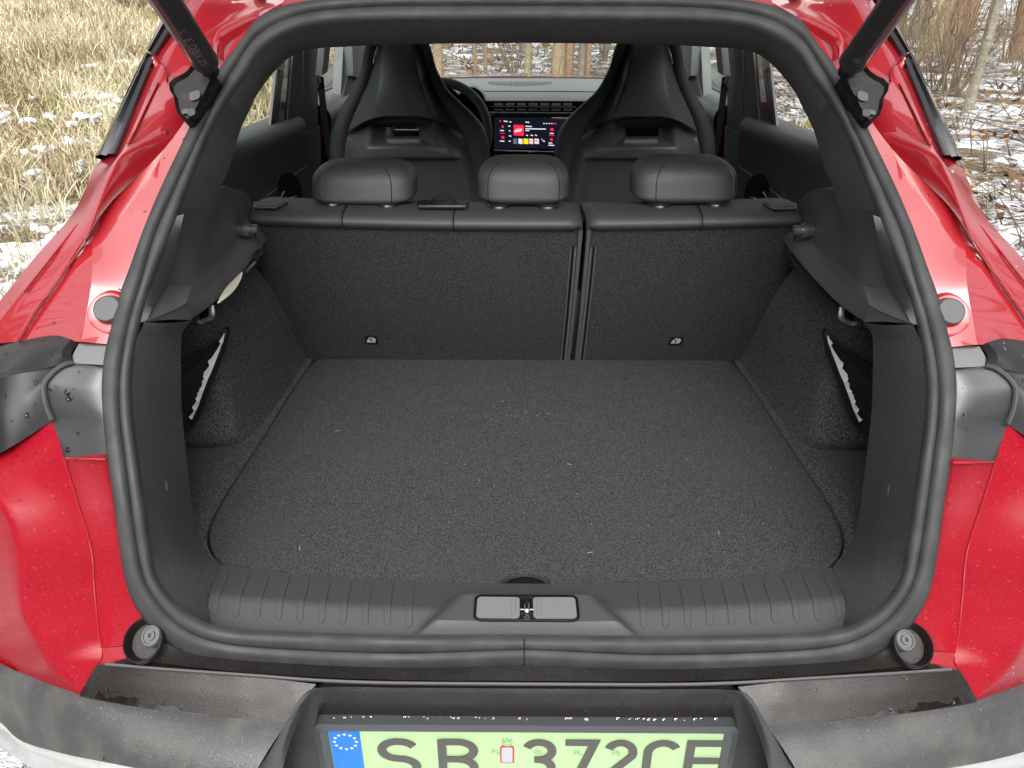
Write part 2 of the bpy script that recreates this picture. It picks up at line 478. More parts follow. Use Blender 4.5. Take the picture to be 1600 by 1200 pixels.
# black side trim along the rear pillar: two lengths meeting in a joint
def trim(a0, a1):
    up, lo = PL(a0), PL(a1)
    m_ = MB()
    u, l = resample(up, 16, False), resample(lo, 16, False)
    rows_ = []
    for p, q in zip(u, l):
        w = q - p
        nrm = np.array((-.25, -.85, .45)); nrm /= np.linalg.norm(nrm)
        rows_.append([p - nrm*.02, p + nrm*.002, p + w*.18 + nrm*.007, p + w*.42 + nrm*.003, p + w*.5 + nrm*.010, p + w*.8 + nrm*.010, q + nrm*.003, q - nrm*.03])
    m_.grid(rows_)
    return m_
both(trim([(272,38,.565),(241,88,.51)], [(260,30,.61),(236,80,.55)]), 'pillar_trim', M['gloss_black'])
both(trim([(240,93,.505),(180,241,.393)], [(234,84,.545),(153,248,.445)]), 'pillar_trim', M['gloss_black'])

# stamped ridge line on the pillar (a raised bead)
bead = PL([(246,128,.461),(222,178,.416),(200,225,.378)])
mb = MB(); mb.tube(resample(bead, 12), .0022, 6)
both(mb, 'body_bead', M['red'])
bead = PL([(131,374,.309),(90,437,.288),(55,487,.273),(27,533,.256)])
mb = MB(); mb.tube(resample(bead, 20), .0028, 6)
both(mb, 'body_bead', M['red'])
bead = PL([(122,349,.345),(80,402,.319),(37,456,.302)])
mb = MB(); mb.tube(resample(bead, 20), .0018, 6)
both(mb, 'body_bead', M['red'])
# pressed pocket under the trim joint
def blob(c, ax, ay, az, e1, e2, n1=14, n2=8):
    m_ = MB(); rows_ = []
    e1, e2 = np.asarray(e1, float), np.asarray(e2, float)
    e1 /= np.linalg.norm(e1); e2 = e2 - e1*(e1@e2); e2 /= np.linalg.norm(e2); e3 = np.cross(e1, e2)
    for i in range(n2 + 1):
        th = math.pi/2 * i / n2
        rows_.append([c + e1*ax*math.sin(th)*math.cos(2*math.pi*j/n1) + e2*ay*math.sin(th)*math.sin(2*math.pi*j/n1) + e3*az*math.cos(th) for j in range(n1)])
    m_.grid(rows_, cv=True)
    return m_
c0, c1 = U(240, 92, y=.50), U(258, 118, y=.472)
both(blob((c0 + c1)/2, .028, .010, -.006, c1 - c0, (0, .2, 1)), 'pressed_boss', M['red'])

# stamped corner of the roof gutter behind the strut head
c0 = U(362, 78, y=.555)
mb = MB(); a = PL([(341,104,.53),(340,72,.555),(352,54,.575),(376,40,.60),(402,30,.62)]); b = PL([(352,96,.535),(352,76,.55),(362,64,.565),(382,52,.585),(404,42,.605)])
a = [p + np.array((0, -.012, .010)) for p in a]; b = [p + np.array((0, -.004, .0)) for p in b]
mb.loft([a, [(p+q)/2 + np.array((0, -.006, .004)) for p, q in zip(a, b)], b], n=24, cross=3)
both(mb, 'gutter_corner', M['red'])

V3 = lambda *q: [np.array(p, float) for p in q]
# ---------------------------------------------------------------- tail lamp / dark band
TL = PL([(117,565,.205),(100,570,.20),(77,585,.19),(67,602,.18),(70,632,.165),(80,657,.15)])
selb = [k for k in range(NS) if 526 < pO[k][1] < 575]
s_in = [sO[k]*.5 + sG[k]*.5 - .012*pn(sG[k][2]) for k in selb]
mb = MB(); mb.loft([s_in, PL([(124,536,.218),(106,567,.197)])], n=14)
both(mb, 'lamp_flange', M['grey_gloss'])
selb = [k for k in range(NS) if 564 < pO[k][1] < 730]
s_in = [sO[k]*.5 + sG[k]*.5 - .014*pn(sG[k][2]) for k in selb]
edge = PL([(113,567,.196),(100,570,.189),(80,585,.176),(69,602,.165),(72,632,.145),(82,658,.124),(101,722,.100)])
n_ = 34
A, B = resample(s_in, n_), resample(edge, n_)
mb = MB(); mb.loft([A, [a*.66 + b*.34 + np.array((0, .006, -.004)) for a, b in zip(A, B)], [a*.3 + b*.7 + np.array((0, .003, -.002)) for a, b in zip(A, B)], B], n=n_, cross=4)
both(mb, 'lamp_surround', M['grey_gloss'], label='grey satin panel between tail lamp and boot seal')
WET.append((mb, 900, .0030))
mb = MB()
P_ = resample([U(113,567,y=.193), U(100,570,y=.186), U(80,585,y=.173), U(69,602,y=.162), U(72,632,y=.142), U(82,658,y=.121)], 30)
mb.tube(P_, .0034, 8)
both(mb, 'lamp_lip', M['grey_gloss'])
top = [np.array((-.775, .50, 1.01))] + PL([(-70,556,.32),(0,541,.270),(40,531,.256),(85,524,.235),(110,530,.215),(124,536,.222)])
mid = [np.array((-.815, .47, .975))] + PL([(-70,612,.22),(0,590,.166),(35,583,.167),(65,577,.174),(88,571,.180),(103,568,.191)])
bot = PL([(-70,744,.17),(0,708,.117),(30,690,.113),(58,673,.117),(72,664,.121),(80,658,.125)])
m1_ = [a*.5 + b*.5 + np.array((0, -.002, .002)) for a, b in zip(resample(top, 30), resample(mid, 30))]
m2_ = [a*.5 + b*.5 + np.array((-.003, -.008, .0)) for a, b in zip(resample(mid, 30), resample(bot, 30))]
mid_u = mid[:-1] + PL([(114,566,.197)])
mb = MB(); mb.loft([top, m1_, mid_u], n=40, cross=3)
low_ = MB(); low_.loft([V3((-.815, .47, .975), (-.838, .46, .945), (-.846, .46, .92)), PL([(-70,612,.22),(-70,678,.19),(-70,744,.17)]), PL([(0,590,.166),(0,650,.138),(0,708,.117)]), PL([(35,583,.167),(33,640,.143),(31,690,.120)]), PL([(103,568,.191),(80,585,.178),(68,602,.167),(71,632,.147),(81,658,.126)])], n=24, cross=5)
mb.join(low_)
la, lb = both(mb, 'tail_lamp', M['lamp_cover'], label='dark smoked tail lamp cover wet with rain')
WET.append((mb, 1100, .0028))

# ---------------------------------------------------------------- red lower corner
RL = PL([(100,716,.098),(120,780,.082),(143,858,.062),(148,920,.05),(155,990,.03),(159,1012,.022)])
selb = [k for k in range(NS) if 706 < pO[k][1] < 958 and pO[k][0] < 250]
s_in = [sO[k]*.5 + sG[k]*.5 - .014*pn(sG[k][2]) for k in selb] + [U(192,1009, y=.022)]
mb = MB(); mb.loft([s_in, [a*.5 + b*.5 + np.array((0, -.002, .002)) for a, b in zip(resample(s_in, 30), resample(RL, 30))], RL], n=40, cross=4)
both(mb, 'corner_flange', M['red_dusty'], label='bright red strip beside the lower boot seal')
WET.append((mb, 900, .0010))
RT = PL([(83,658,.125),(90,680,.115),(100,716,.098)])
RR = PL([(-60,744,.14),(-28,758,.10),(0,785,.074),(22,840,.053),(28,880,.042),(30,915,.035),(36,960,.024),(58,1003,.012),(82,1042,.004),(130,1086,-.006)])
RLx = RT + RL[1:]  + PL([(158,1030,.012),(140,1070,.0),(134,1084,-.004)])
n_ = 60
A, B = resample(RLx, n_), resample(RR, n_)
RM = V3((-.755, .20, .915), (-.76, .165, .86), (-.762, .15, .81), (-.762, .135, .76), (-.76, .12, .71), (-.75, .105, .662)) + PL([(-25,1021,.09),(10,1040,.07),(70,1068,.028),(130,1088,-.006)])
RS = V3((-.842, .46, .93), (-.846, .46, .82), (-.846, .46, .70), (-.845, .45, .60), (-.805, .28, .605), (-.772, .16, .612)) + PL([(-25,1021,.087),(10,1040,.066),(70,1068,.026),(130,1088,-.006)])
mb = soft([RLx, [a*.6 + b*.4 for a, b in zip(A, B)], RR, RM, RS], n=n_, w=.008, cross=6)
both(mb, 'rear_corner', M['red_dusty'], label='red rear corner below the tail lamp, speckled with dirt and drops')
WET.append((mb, 4000, .0009))
# crease beads
mb = MB(); mb.tube(resample(RL, 30), .0016, 6); both(mb, 'corner_crease', M['red'])
mb = MB(); mb.tube(resample(PL([(101,716,.096),(130,717,.106),(165,717.5,.114)]), 10), .0014, 6); both(mb, 'corner_crease', M['red'])
# small red step beside the bump stop
mb = MB(); mb.loft([PL([(158,1012,.022),(180,1011,.022),(195,1010,.022)]), PL([(150,1042,.008),(175,1040,.008),(197,1037,.010)])], n=12)
both(mb, 'corner_step', M['red_dusty'])

# ---------------------------------------------------------------- sill outside the seal, bumper top
def xs(px0, px1, n):
    return np.linspace(px0, px1, n)
selb = [k for k in range(NS) if pO[k][1] > 1008]
s_in = [sO[k]*.6 + sG[k]*.4 - .012*pn(sG[k][2]) for k in selb]
s_in[-1][0] = 0
lo1 = [U(195,1024,y=.012), U(260,1037,y=.008), U(400,1052,y=.006), U(600,1062,y=.006), U(822,1064,y=.006)]
lo1[-1][0] = 0
mb = MB(); mb.loft([s_in, lo1], n=60)
mb.join(mb.mirrored()).build('sill_outer_panel', M['bumper_wet'], car)
lo2 = [U(165,1041,y=.0), U(260,1049,y=.0), U(400,1059,y=-.002), U(495,1066,y=-.002), U(600,1070,y=-.002), U(822,1072,y=-.002)]
lo2[-1][0] = 0
gv = [p + np.array((0, .006, -.008)) for p in resample(lo1, 60)]
mb = soft([lo1, gv, lo2], n=60, w=.002)
mb.join(mb.mirrored()).build('sill_step', M['bumper_wet'], car)
WET.append((mb, 900, .0016))
lo2e = resample(lo2, 60)
rim = [p + np.array((0, .001, .0026)) for p in lo2e]
mb = MB(); mb.tube(rim + [mir(p) for p in reversed(rim[:-1])], .0022, 6); mb.build('sill_bead', M['grey_gloss'], car)
# wet bumper shelf at each side
SA = PL([(152,1038,.004),(260,1047,.003),(400,1058,.001),(494,1069,.0)])
SB_ = PL([(124,1088,-.008),(200,1104,-.020),(300,1118,-.028),(400,1127,-.032),(447,1131,-.033)])
A, B = resample(SA, 40), resample(SB_, 40)
mb = soft([SA, [a*.5+b*.5 + np.array((0, 0, .002)) for a, b in zip(A, B)], SB_], n=40, cross=4)
both(mb, 'bumper_shelf', M['bumper_wet'], label='wet black bumper shelf under the boot opening')
WET.append((mb, 500, .0026))
# dark water film along the shelf edge
film = []
for k in range(60):
    t = k/59; p = B[int(t*39)] * .985 + A[int(t*39)] * .015
    film.append(p)
mb = MB()
rr = random.Random(3)
up_ = []
for k in range(60):
    t = k/59; a, b = A[int(t*39)], B[int(t*39)]
    w = max(.005, .30*max(0, 1 - t*1.5)**.8 * (.65 + .35*math.sin(t*31) + .18*math.sin(t*67 + 1)) + .02)
    up_.append(b + (a - b)*w + np.array((0, 0, .0016)))
mb.grid([[p + np.array((0, 0, .0016)) for p in film], up_])
both(mb, 'water_film', mat('water_film', (0.012, 0.009, 0.009), 0.06, spec=0.5))
# bumper face below the shelf
F0 = [np.array((-.845, .46, .595)), np.array((-.79, .27, .60))] + PL([(-60,1000,.15),(0,1037,.075),(60,1066,.028),(130,1089,-.008)]) + PL([(200,1105,-.022),(300,1119,-.030),(400,1128,-.034),(447,1132,-.035)])
F1 = [np.array((-.845, .46, .47)), np.array((-.80, .26, .48))] + PL([(-60,1085,.14),(0,1128,.06),(30,1156,.02),(100,1178,-.035),(170,1192,-.06),(250,1207,-.075),(330,1218,-.085),(390,1226,-.088)])
A, B = resample(F0, 50), resample(F1, 50)
F0i = [p + np.array((.012, .035, .003)) for p in A]
mb = soft([F0i, F0, [a*.8+b*.2 + np.array((-.002, -.006, .003)) for a, b in zip(A, B)], [a*.45+b*.55 + np.array((-.003, -.008, .004)) for a, b in zip(A, B)], F1], n=60, w=.012, cross=5)
both(mb, 'bumper_face', M['bumper'], label='grey unpainted bumper corner, muddy and wet')
WET.append((mb, 350, .0016))
F2 = [p + np.array((0.004, .012, -.006)) for p in resample(F1, 50)]
F3 = [p + np.array((-.012 + .02*t, .0 + .03*t, -.10)) for p, t in zip(resample(F1, 50), np.linspace(1, 0, 50))]
F4 = [p + np.array((.03, .06, -.26)) for p in resample(F1, 50)]
mb = soft([F1, F2, [p + np.array((-.006, -.010, -.012)) for p in F2], F3, F4], n=60, w=.006, cross=4)
both(mb, 'skid_panel', M['silver'], label='silver lower bumper panel splashed with mud')

# ---------------------------------------------------------------- number plate recess and plate
rec_top = U(822, 1079, y=.0); zt = rec_top[2]
xa = U(497, 1080, y=.0)[0]
mb = MB()
ctr = [(xa - .02, .008, zt - .004), (xa*.5, .004, zt - .0005), (0, .004, zt - .0005)]
low = [(xa - .14, .030, zt - .21), (xa*.5, .030, zt - .21), (0, .030, zt - .21)]
midr = [(xa - .06, .018, zt - .045), (xa*.5, .016, zt - .045), (0, .016, zt - .045)]
mb.loft([[np.array(p) for p in ctr], [np.array(p) for p in midr], [np.array(p) for p in low]], n=20, smooth=False, cross=4)
mb.join(mb.mirrored())
recess = mb.build('plate_recess', M['bumper_wet'], car)
# rounded frame of the recess
fr_in = [np.array((0, .002, zt + .002)), np.array((xa*.6, .002, zt + .002)), np.array((xa + .004, .001, zt + .001)), np.array((xa - .014, -.004, zt - .010)), np.array((xa - .034, -.012, zt - .045)), np.array((xa - .056, -.022, zt - .10)), np.array((xa - .075, -.028, zt - .16))]
fr_out = [np.array((0, -.002, zt + .006)), np.array((xa*.6, -.002, zt + .006)), np.array((xa + .0, -.004, zt + .007)), np.array((xa - .026, -.012, zt - .004)), np.array((xa - .052, -.026, zt - .040)), np.array((xa - .080, -.036, zt - .10)), np.array((xa - .10, -.042, zt - .16))]
fr_back = [p + np.array((.006, .02, -.006)) for p in fr_in]
mb = MB(); mb.loft([fr_back, fr_in, [a*.5 + b*.5 + np.array((0, -.003, .003)) for a, b in zip(fr_in, fr_out)], fr_out], n=60, cross=3)
mb.join(mb.mirrored()).build('recess_frame', M['grey_gloss'], recess)
# side infill between recess frame and bumper face
inf = [np.array((xa + .002, -.003, zt + .004))] + fr_out[2:]
sb2 = [U(494,1072,y=-.004), U(470,1100,y=-.02), U(447,1131,y=-.034), U(420,1178,y=-.062), U(390,1226,y=-.088)]
mb = MB(); mb.loft([fr_out[2:], sb2], n=24); both(mb, 'bumper_infill', M['bumper'])

ex_ = abs(resample(F1, 50)[-1][0])
mb = MB(); mb.loft([[np.array((x, .030, zt - .205)) for x in np.linspace(-ex_, ex_, 9)], [np.array((x, -.085, zt - .215)) for x in np.linspace(-ex_, ex_, 9)], [np.array((x, -.092, zt - .235)) for x in np.linspace(-ex_, ex_, 9)], [np.array((x, -.06, zt - .35)) for x in np.linspace(-ex_, ex_, 9)], [np.array((x, .02, zt - .43)) for x in np.linspace(-ex_, ex_, 9)]], n=20, smooth=False)
mb.build('skid_panel', M['silver'], car, angle=40)
PZ0 = U(822, 1137, y=.012)[2]           # top of the plate itself
pl = empty('number_plate', (0, 0, 0), car)
tag(pl, 'pale green number plate with blue band in a grey frame')
PW, PH, PYY = .520, .114, .010
mb = MB(); mb.box((0, PYY, PZ0 - PH/2), (PW, .002, PH)); mb.build('plate_face', M['plate'], pl, smooth=False)
def rrect(cx, cz, w, h, r, n=6):
    out = []
    for k, (sx, sz) in enumerate(((1, 1), (-1, 1), (-1, -1), (1, -1))):
        for j in range(n + 1):
            a = math.pi/2 * (k + j/n)
            out.append((cx + sx*(w/2 - r) + r*math.cos(a), cz + sz*(h/2 - r) + r*math.sin(a)))
    return out
o1 = rrect(0, PZ0 - PH/2, PW + .030, PH + .026, .012); o2 = rrect(0, PZ0 - PH/2, PW + .012, PH + .010, .008); o3 = rrect(0, PZ0 - PH/2, PW - .004, PH - .004, .006)
rws = [[np.array((x, PYY + .012, z)) for x, z in o1], [np.array((x, PYY - .005, z)) for x, z in o1], [np.array((x, PYY - .009, z)) for x, z in o2], [np.array((x, PYY - .003, z)) for x, z in o3], [np.array((x, PYY + .0005, z)) for x, z in o3]]
mb = MB(); mb.grid(rws, cv=True); mb.build('plate_frame', M['plate_frame'], pl, angle=25)
YF = PYY - .0022
def zz(v): return PZ0 - PH + v
bx0 = -PW/2 + .003
mb = MB(); mb.box((bx0 + .020, YF + .0006, PZ0 - PH/2), (.040, .0008, PH - .006)); mb.build('blue_band', M['plate_blue'], pl, smooth=False)
mb = MB()
for k in range(12):
    a = 2*math.pi*k/12; cx, cz = bx0 + .020 + .0145*math.sin(a), PZ0 - .0245 + .0145*math.cos(a)
    pts = []
    for j in range(10):
        r = .0024 if j % 2 == 0 else .001
        pts.append(np.array((cx + r*math.sin(math.pi*j/5), YF - .0004, cz + r*math.cos(math.pi*j/5))))
    mb.prism(pts, (0, .0005, 0))
mb.build('star_ring', M['white_print'], pl, smooth=False)
def stroke(paths, w, y, th=.0012):
    """flat lettering: (x, z) paths widened to ribbons"""
    m_ = MB()
    for P in paths:
        P = [np.array(p, float) for p in P]
        P = [p for i, p in enumerate(P) if i == 0 or np.linalg.norm(p - P[i-1]) > 1e-5]
        y -= .00025
        closed = np.allclose(P[0], P[-1])
        L, Rr = [], []
        n = len(P)
        for i in range(n):
            if closed:
                a, b = P[(i - 1) if i else n - 2], P[(i + 1) if i < n - 1 else 1]
            else: a, b = P[max(i-1, 0)], P[min(i+1, n-1)]
            d0 = P[i] - a if i or closed else b - P[i]
            d1 = b - P[i] if i < n-1 or closed else P[i] - a
            d0 = d0/(np.linalg.norm(d0)+1e-9); d1 = d1/(np.linalg.norm(d1)+1e-9)
            t = d0 + d1; t /= np.linalg.norm(t)+1e-9
            nn = np.array((-t[1], t[0])); c = max(.4, nn @ np.array((-d0[1], d0[0])))
            L.append(P[i] + nn*w/2/c); Rr.append(P[i] - nn*w/2/c)
        rows_ = [[np.array((p[0], y - th, p[1])) for p in L], [np.array((p[0], y - th, p[1])) for p in Rr]]
        m_.grid(rows_)
        m_.grid([[np.array((p[0], y, p[1])) for p in L], rows_[0]]); m_.grid([rows_[1], [np.array((p[0], y, p[1])) for p in Rr]])
    return m_
def arc(cx, cz, rx, rz, a0, a1, n=14):
    return [(cx + rx*math.cos(R(a0 + (a1-a0)*k/n)), cz + rz*math.sin(R(a0 + (a1-a0)*k/n))) for k in range(n+1)]
def glyph(ch, x, w, h=.080, z0=None):
    z0 = zz(.017) if z0 is None else z0
    t = .011; l, r_, b, tp = x + t/2, x + w - t/2, z0 + t/2, z0 + h - t/2
    mx_, mz = (l + r_)/2, (b + tp)/2; rx, rz = (r_ - l)/2, (tp - b)/4
    if ch == 'S': return [arc(mx_, tp - rz, rx, rz, 28, 270) [:] + arc(mx_, b + rz, rx, rz, 90, -152)]
    if ch == 'B': return [[(l, b - t/2), (l, tp + t/2)], [(l, tp), (mx_, tp)] + arc(mx_, tp - rz, rx, rz, 80, -90, 12) + [(l, mz)], [(mx_, mz)] + arc(mx_, b + rz, rx, rz, 80, -90, 12) + [(l, b)]]
    if ch == '3': return [arc(mx_, tp - rz, rx, rz, 155, -90) + [(mx_ - .006, mz)], arc(mx_, b + rz, rx, rz, 90, -155)]
    if ch == '7': return [[(l - t*.3, tp), (r_, tp), (mx_ - .004, b - t/2)]]
    if ch == '2': return [arc(mx_, tp - rz*1.15, rx, rz*1.15, 155, -20) + [(l, b), (r_ + t*.3, b)]]
    if ch == 'C': return [arc(mx_, tp - rx, rx, rx, 30, 180) + arc(mx_, b + rx, rx, rx, 180, 330)]
    if ch == 'E': return [[(r_ + t*.2, tp), (l, tp), (l, b), (r_ + t*.2, b)], [(l, mz), (r_ - .001, mz)]]
for ch, x, w in (('S', -.188, .056), ('B', -.108, .053), ('3', .0025, .046), ('7', .058, .046), ('2', .1105, .045), ('C', .164, .050), ('E', .2195, .052)):
    x -= .008
    stroke(glyph(ch, x, w), .0112, YF).build('plate_character', M['plate_dark'], pl, angle=30)
mb = MB(); q = rrect(-.0245, PZ0 - .0485, .0185, .034, .003)
mb.prism([np.array((x, YF, z)) for x, z in q], (0, .0015, 0)); st = mb.build('registration_sticker', M['sticker_red'], pl, smooth=False)
mb = MB(); q = rrect(-.0245, PZ0 - .0485, .0145, .030, .002)
mb.prism([np.array((x, YF - .0006, z)) for x, z in q], (0, .0006, 0)); mb.build('sticker_field', M['sticker'], st, smooth=False)
# faint eagle and PL security marks
mb = stroke([arc(-.0245, PZ0 - .021, .0075, .008, 200, 340, 8), arc(-.0245, PZ0 - .0185, .0022, .0022, 0, 360, 8), [(-.031, PZ0 - .015), (-.028, PZ0 - .022), (-.0245, PZ0 - .019), (-.021, PZ0 - .022), (-.018, PZ0 - .015)]], .0009, YF)
mb.build('security_mark', M['plate_mark'], pl, smooth=False)
def tiny_pl(x, z):
    return stroke([[(x, z), (x, z+.008), (x+.0045, z+.008), (x+.0045, z+.004), (x, z+.004)], [(x+.007, z+.008), (x+.007, z), (x+.0115, z)]], .0010, YF)
for x in (-.045, .012, .064, .1155): tiny_pl(x, PZ0 - .0465).build('security_mark', M['plate_mark'], pl, smooth=False)

# ---------------------------------------------------------------- bump stops
for s in (1, -1):
    c = U(224, 1001, y=.018); c = c if s == 1 else mir(c)
    nrm = np.array((0, -.62, .78)); e1 = np.array((1., 0, 0)); e2 = np.cross(nrm, e1)
    ring = lambda rr_, h, cc=c: [cc + nrm*h + rr_*(math.cos(2*math.pi*j/28)*e1 + math.sin(2*math.pi*j/28)*e2*1.12) for j in range(28)]
    mb = MB(); mb.grid([ring(.0245, -.004), ring(.0235, .003), ring(.022, .004), ring(.0205, .001), ring(.0185, -.012)], cv=True)
    mb.add(ring(.0185, -.0115), [tuple(range(28))])
    well = mb.build('bump_stop_well', M['bumper_wet'], car)
    c2 = c + e1*(.0105*s) + e2*(-.0 ) + nrm*0 + np.array((0, .002, .006))
    mb = MB(); rg = lambda rr_, h: ring(rr_, h, c2)
    mb.grid([rg(.0115, -.012), rg(.0115, .002), rg(.0107, .0035), rg(.009, .0035), rg(.0084, .002), rg(.0053, .002), rg(.0051, .0045), rg(.0024, .0045), rg(.002, .001), rg(.0004, .001)], cv=True)
    mb.build('bump_stop', M['stop_grey'], well)
# round grey buffers high on the flange
for s in (1, -1):
    c = U(177, 486, y=.252); e2 = np.array((0, .62, .78)); e1 = np.array((1., 0, 0)); nrm = np.array((-.15, -.78, .6)); nrm /= np.linalg.norm(nrm)
    def ringp(rx, h, dz=0.0, dx=0.0, ecc=1.0):
        q = [c + nrm*h + e2*dz + e1*dx + rx*(math.cos(2*math.pi*j/28)*e1 + ecc*math.sin(2*math.pi*j/28)*e2) for j in range(28)]
        return q if s == 1 else [mir(p) for p in q]
    mb = MB(); mb.grid([ringp(.030, -.012, -.006, 0, 1.15), ringp(.0295, .003, -.005, -.003, 1.1), ringp(.025, .008, -.003, -.002), ringp(.0205, .008), ringp(.018, .007)], cv=True)
    seat_ = mb.build('buffer_seat', M['red'], car)
    mb = MB(); mb.grid([ringp(.0175, .004), ringp(.0175, .012), ringp(.0162, .0145), ringp(.0158, .0135), ringp(.0005, .0138)], cv=True)
    mb.build('rubber_buffer', M['stop_grey'], seat_, angle=50)

# ---------------------------------------------------------------- struts and their brackets
for s in (1, -1):
    f_ = (lambda p: p) if s == 1 else mir
    p0, p1 = U(321, 96, y=.435), U(251, -12, y=.285)
    d = (p1 - p0) / np.linalg.norm(p1 - p0)
    path = [p0 - d*.002, p0, p0 + d*.004, p0 + d*.006, p0 + d*.44]
    mb = MB(); mb.tube([f_(p) for p in path], [.012, .0168, .0178, .0170, .0170], 24)
    strut = mb.build('tailgate_strut', M['strut'], car, angle=40, label='thick dark tailgate strut' + (' with grey lettering' if s == 1 else ''))
    mb = MB(); mb.tube([f_(p0 + d*.44), f_(p0 + d*.62)], .008, 12); mb.build('strut_rod', M['steel'], strut)
    mb = MB(); mb.tube([f_(p0 - d*.03), f_(p0 + d*.0)], .0105, 12); mb.build('strut_foot', M['bracket'], strut)
    # lettering wound on the tube
    side = np.cross(d, np.array((0, -.8, .6))); side /= np.linalg.norm(side)
    toward = (CAM - (p0 + d*.08)); toward -= d*(d@toward); toward /= np.linalg.norm(toward)
    side = np.cross(toward, d)
    fc = bpy.data.curves.new('t', 'FONT'); fc.body = 'VN X@OJIB   V' if s == 1 else ' .. 8R .'; fc.size = .0145 if s == 1 else .012
    to = bpy.data.objects.new('t', fc); scene.collection.objects.link(to)
    me = bpy.data.meshes.new_from_object(to.evaluated_get(bpy.context.evaluated_depsgraph_get()))
    vs = np.array([v.co[:] for v in me.vertices]); fs = [tuple(p.vertices) for p in me.polygons]
    bpy.data.objects.remove(to); bpy.data.curves.remove(fc); bpy.data.meshes.remove(me)
    out = []
    ph0 = -.50 if s == 1 else -.45
    for v in vs:
        ph = ph0 + v[1]/.0172
        ax = .022 + v[0]
        q = p0 + d*ax + .01725*(toward*math.cos(ph) - side*math.sin(ph)*(1))
        out.append(f_(q))
    mb = MB(); mb.add(out, fs); mb.build('strut_lettering', M['grey_print'], strut, smooth=False)
    # bracket plate
    poly = [(323,118),(318,106),(306,106),(296,118),(286,124),(277,128),(269,136),(270,146),(277,158),(279,172),(283,184),(292,193),(300,192),(312,172),(326,145),(338,120)]
    base = [f_(U(a, b, y=.472 - .0006*(b - 100))) for a, b in poly]
    up2 = [p + np.array((0, -.008, .006)) for p in base]
    ctr2 = sum(up2) / len(up2)
    inner = [p*.86 + ctr2*.14 + np.array((0, .005, -.004)) for p in up2]
    mb = MB(); mb.grid([[p + np.array((0, .02, -.015)) for p in base], base, up2, inner], cv=True)
    mb.add(inner, [tuple(range(len(inner)))])
    br = mb.build('strut_bracket', M['bracket'], car, angle=40, label='glossy black strut bracket with punched holes')
    for (px_, py_, w_, h_) in ((304,149,.0085,.006), (289,174,.005,.003)):
        c = f_(U(px_, py_, y=.472 - .0006*(py_ - 100) - .0095))
        mb = MB(); q = rrect(0, 0, w_*2, h_*2, h_*.8)
        mb.prism([c + np.array((a*.9, b*.3, b*.9 + a*.25*s)) for a, b in q], (0, .002, -.001)); mb.build('bracket_hole', M['stop_grey'], br, smooth=False)
    c = f_(U(301, 178, y=.415)); mb = MB(); mb.tube([c + np.array((0, .004, -.003)), c + np.array((0, -.004, .003))], .006, 6); mb.build('bracket_bolt', M['dark_metal'], br, smooth=False)
# ================================================================== boot interior
ZF = .680
FL = lambda px, py, z=ZF: U(px, py, z=z)
# ---- headliner beam and rear pillars
E1 = PL([(820,67,.76),(700,68,.76),(600,70,.76),(540,73,.755),(475,79,.74),(440,100,.70),(400,150,.63),(386,180,.595)])
E1[0][0] = 0
E1b = PL([(386,180,.595),(375,205,.57),(358,262,.53),(345,293,.51),(338,322,.50)])
k_split = min(range(NS), key=lambda k: abs(pI[k][1] - 158) + (1000 if pI[k][0] > 500 else 0))
seal_top = [sI[k] - .006*pn(sI[k][2]) for k in range(0, k_split + 1)]
n_ = 60
A, B = resample(seal_top, n_), resample(E1, n_)
bulge = [a*.5 + b*.5 + np.array((0, -.012, -.008)) for a, b in zip(A, B)]
back = [p + np.array((-.02*min(1, abs(p[0])/.3), .16, .03)) for p in B]
mb = MB(); mb.loft([A, [a*.85+b*.15 + np.array((0, -.004, -.004)) for a, b in zip(A, B)], bulge, [a*.12+b*.88 + np.array((0, -.006, -.001)) for a, b in zip(A, B)], B, [p + np.array((0, .02, .006)) for p in B], back], n=n_, cross=3)
mb.join(mb.mirrored()); hl = mb.build('headliner', M['headliner'], car, angle=60)
# seam at the headliner end
seam = [U(363,163,y=.515), U(370,168,y=.53), U(378,168,y=.55), U(386,164,y=.575)]
k_low = min(range(NS), key=lambda k: abs(pI[k][1] - 338) + (1000 if pI[k][0] > 500 else 0))
seal_p = [sI[k] - .006*pn(sI[k][2]) for k in range(k_split, k_low + 1)]
n_ = 24
A, B = resample(seal_p, n_), resample(E1b, n_)
bk = [p + np.array((-.10, .06, .0)) for p in B]
mb = MB(); mb.loft([A, [a*.5 + b*.5 + np.array((.004, -.004, 0)) for a, b in zip(A, B)], B, bk], n=n_, smooth=False)
both(mb, 'pillar_trim_cover', M['plastic'])

# ---- side trim: flank, shelf box, ledge (left px tables)
def seal_part(y0, y1, inset=.006):
    ks = [k for k in range(NS) if y0 <= pI[k][1] <= y1 and pI[k][0] < 600]
    return [sI[k] - inset*pn(sI[k][2]) for k in ks]
trim = MB()
# pillar strip beside the seal
fold = PL([(338,318,.50),(300,305,.425),(282,370,.36),(262,445,.30)])
fold = PL([(287,332,.345),(277,390,.346),(262,446,.340)])
sp = seal_part(330, 505)
A = resample(sp, 24); B = resample(fold + PL([(226,503,.235)]), 24)
trim.loft([A, [a*.4 + b*.6 + np.array((.004, 0, 0)) for a, b in zip(A, B)], B], n=24, smooth=False)
# recessed wall above the ledge
wall_top = PL([(287,332,.345),(338,318,.50),(343,296,.55),(360,294,.63),(378,298,.70),(390,309,.76),(395,327,.785),(398,352,.765)])
wall_bot = PL([(262,446,.342),(280,446,.37),(300,442,.397),(330,415,.50),(355,393,.59),(372,378,.662),(384,368,.695),(396,364,.733)])
trim.loft([wall_top, [a*.5+b*.5 + np.array((-.006, .006, 0)) for a, b in zip(resample(wall_top, 24), resample(wall_bot, 24))], wall_bot], n=32, cross=3)
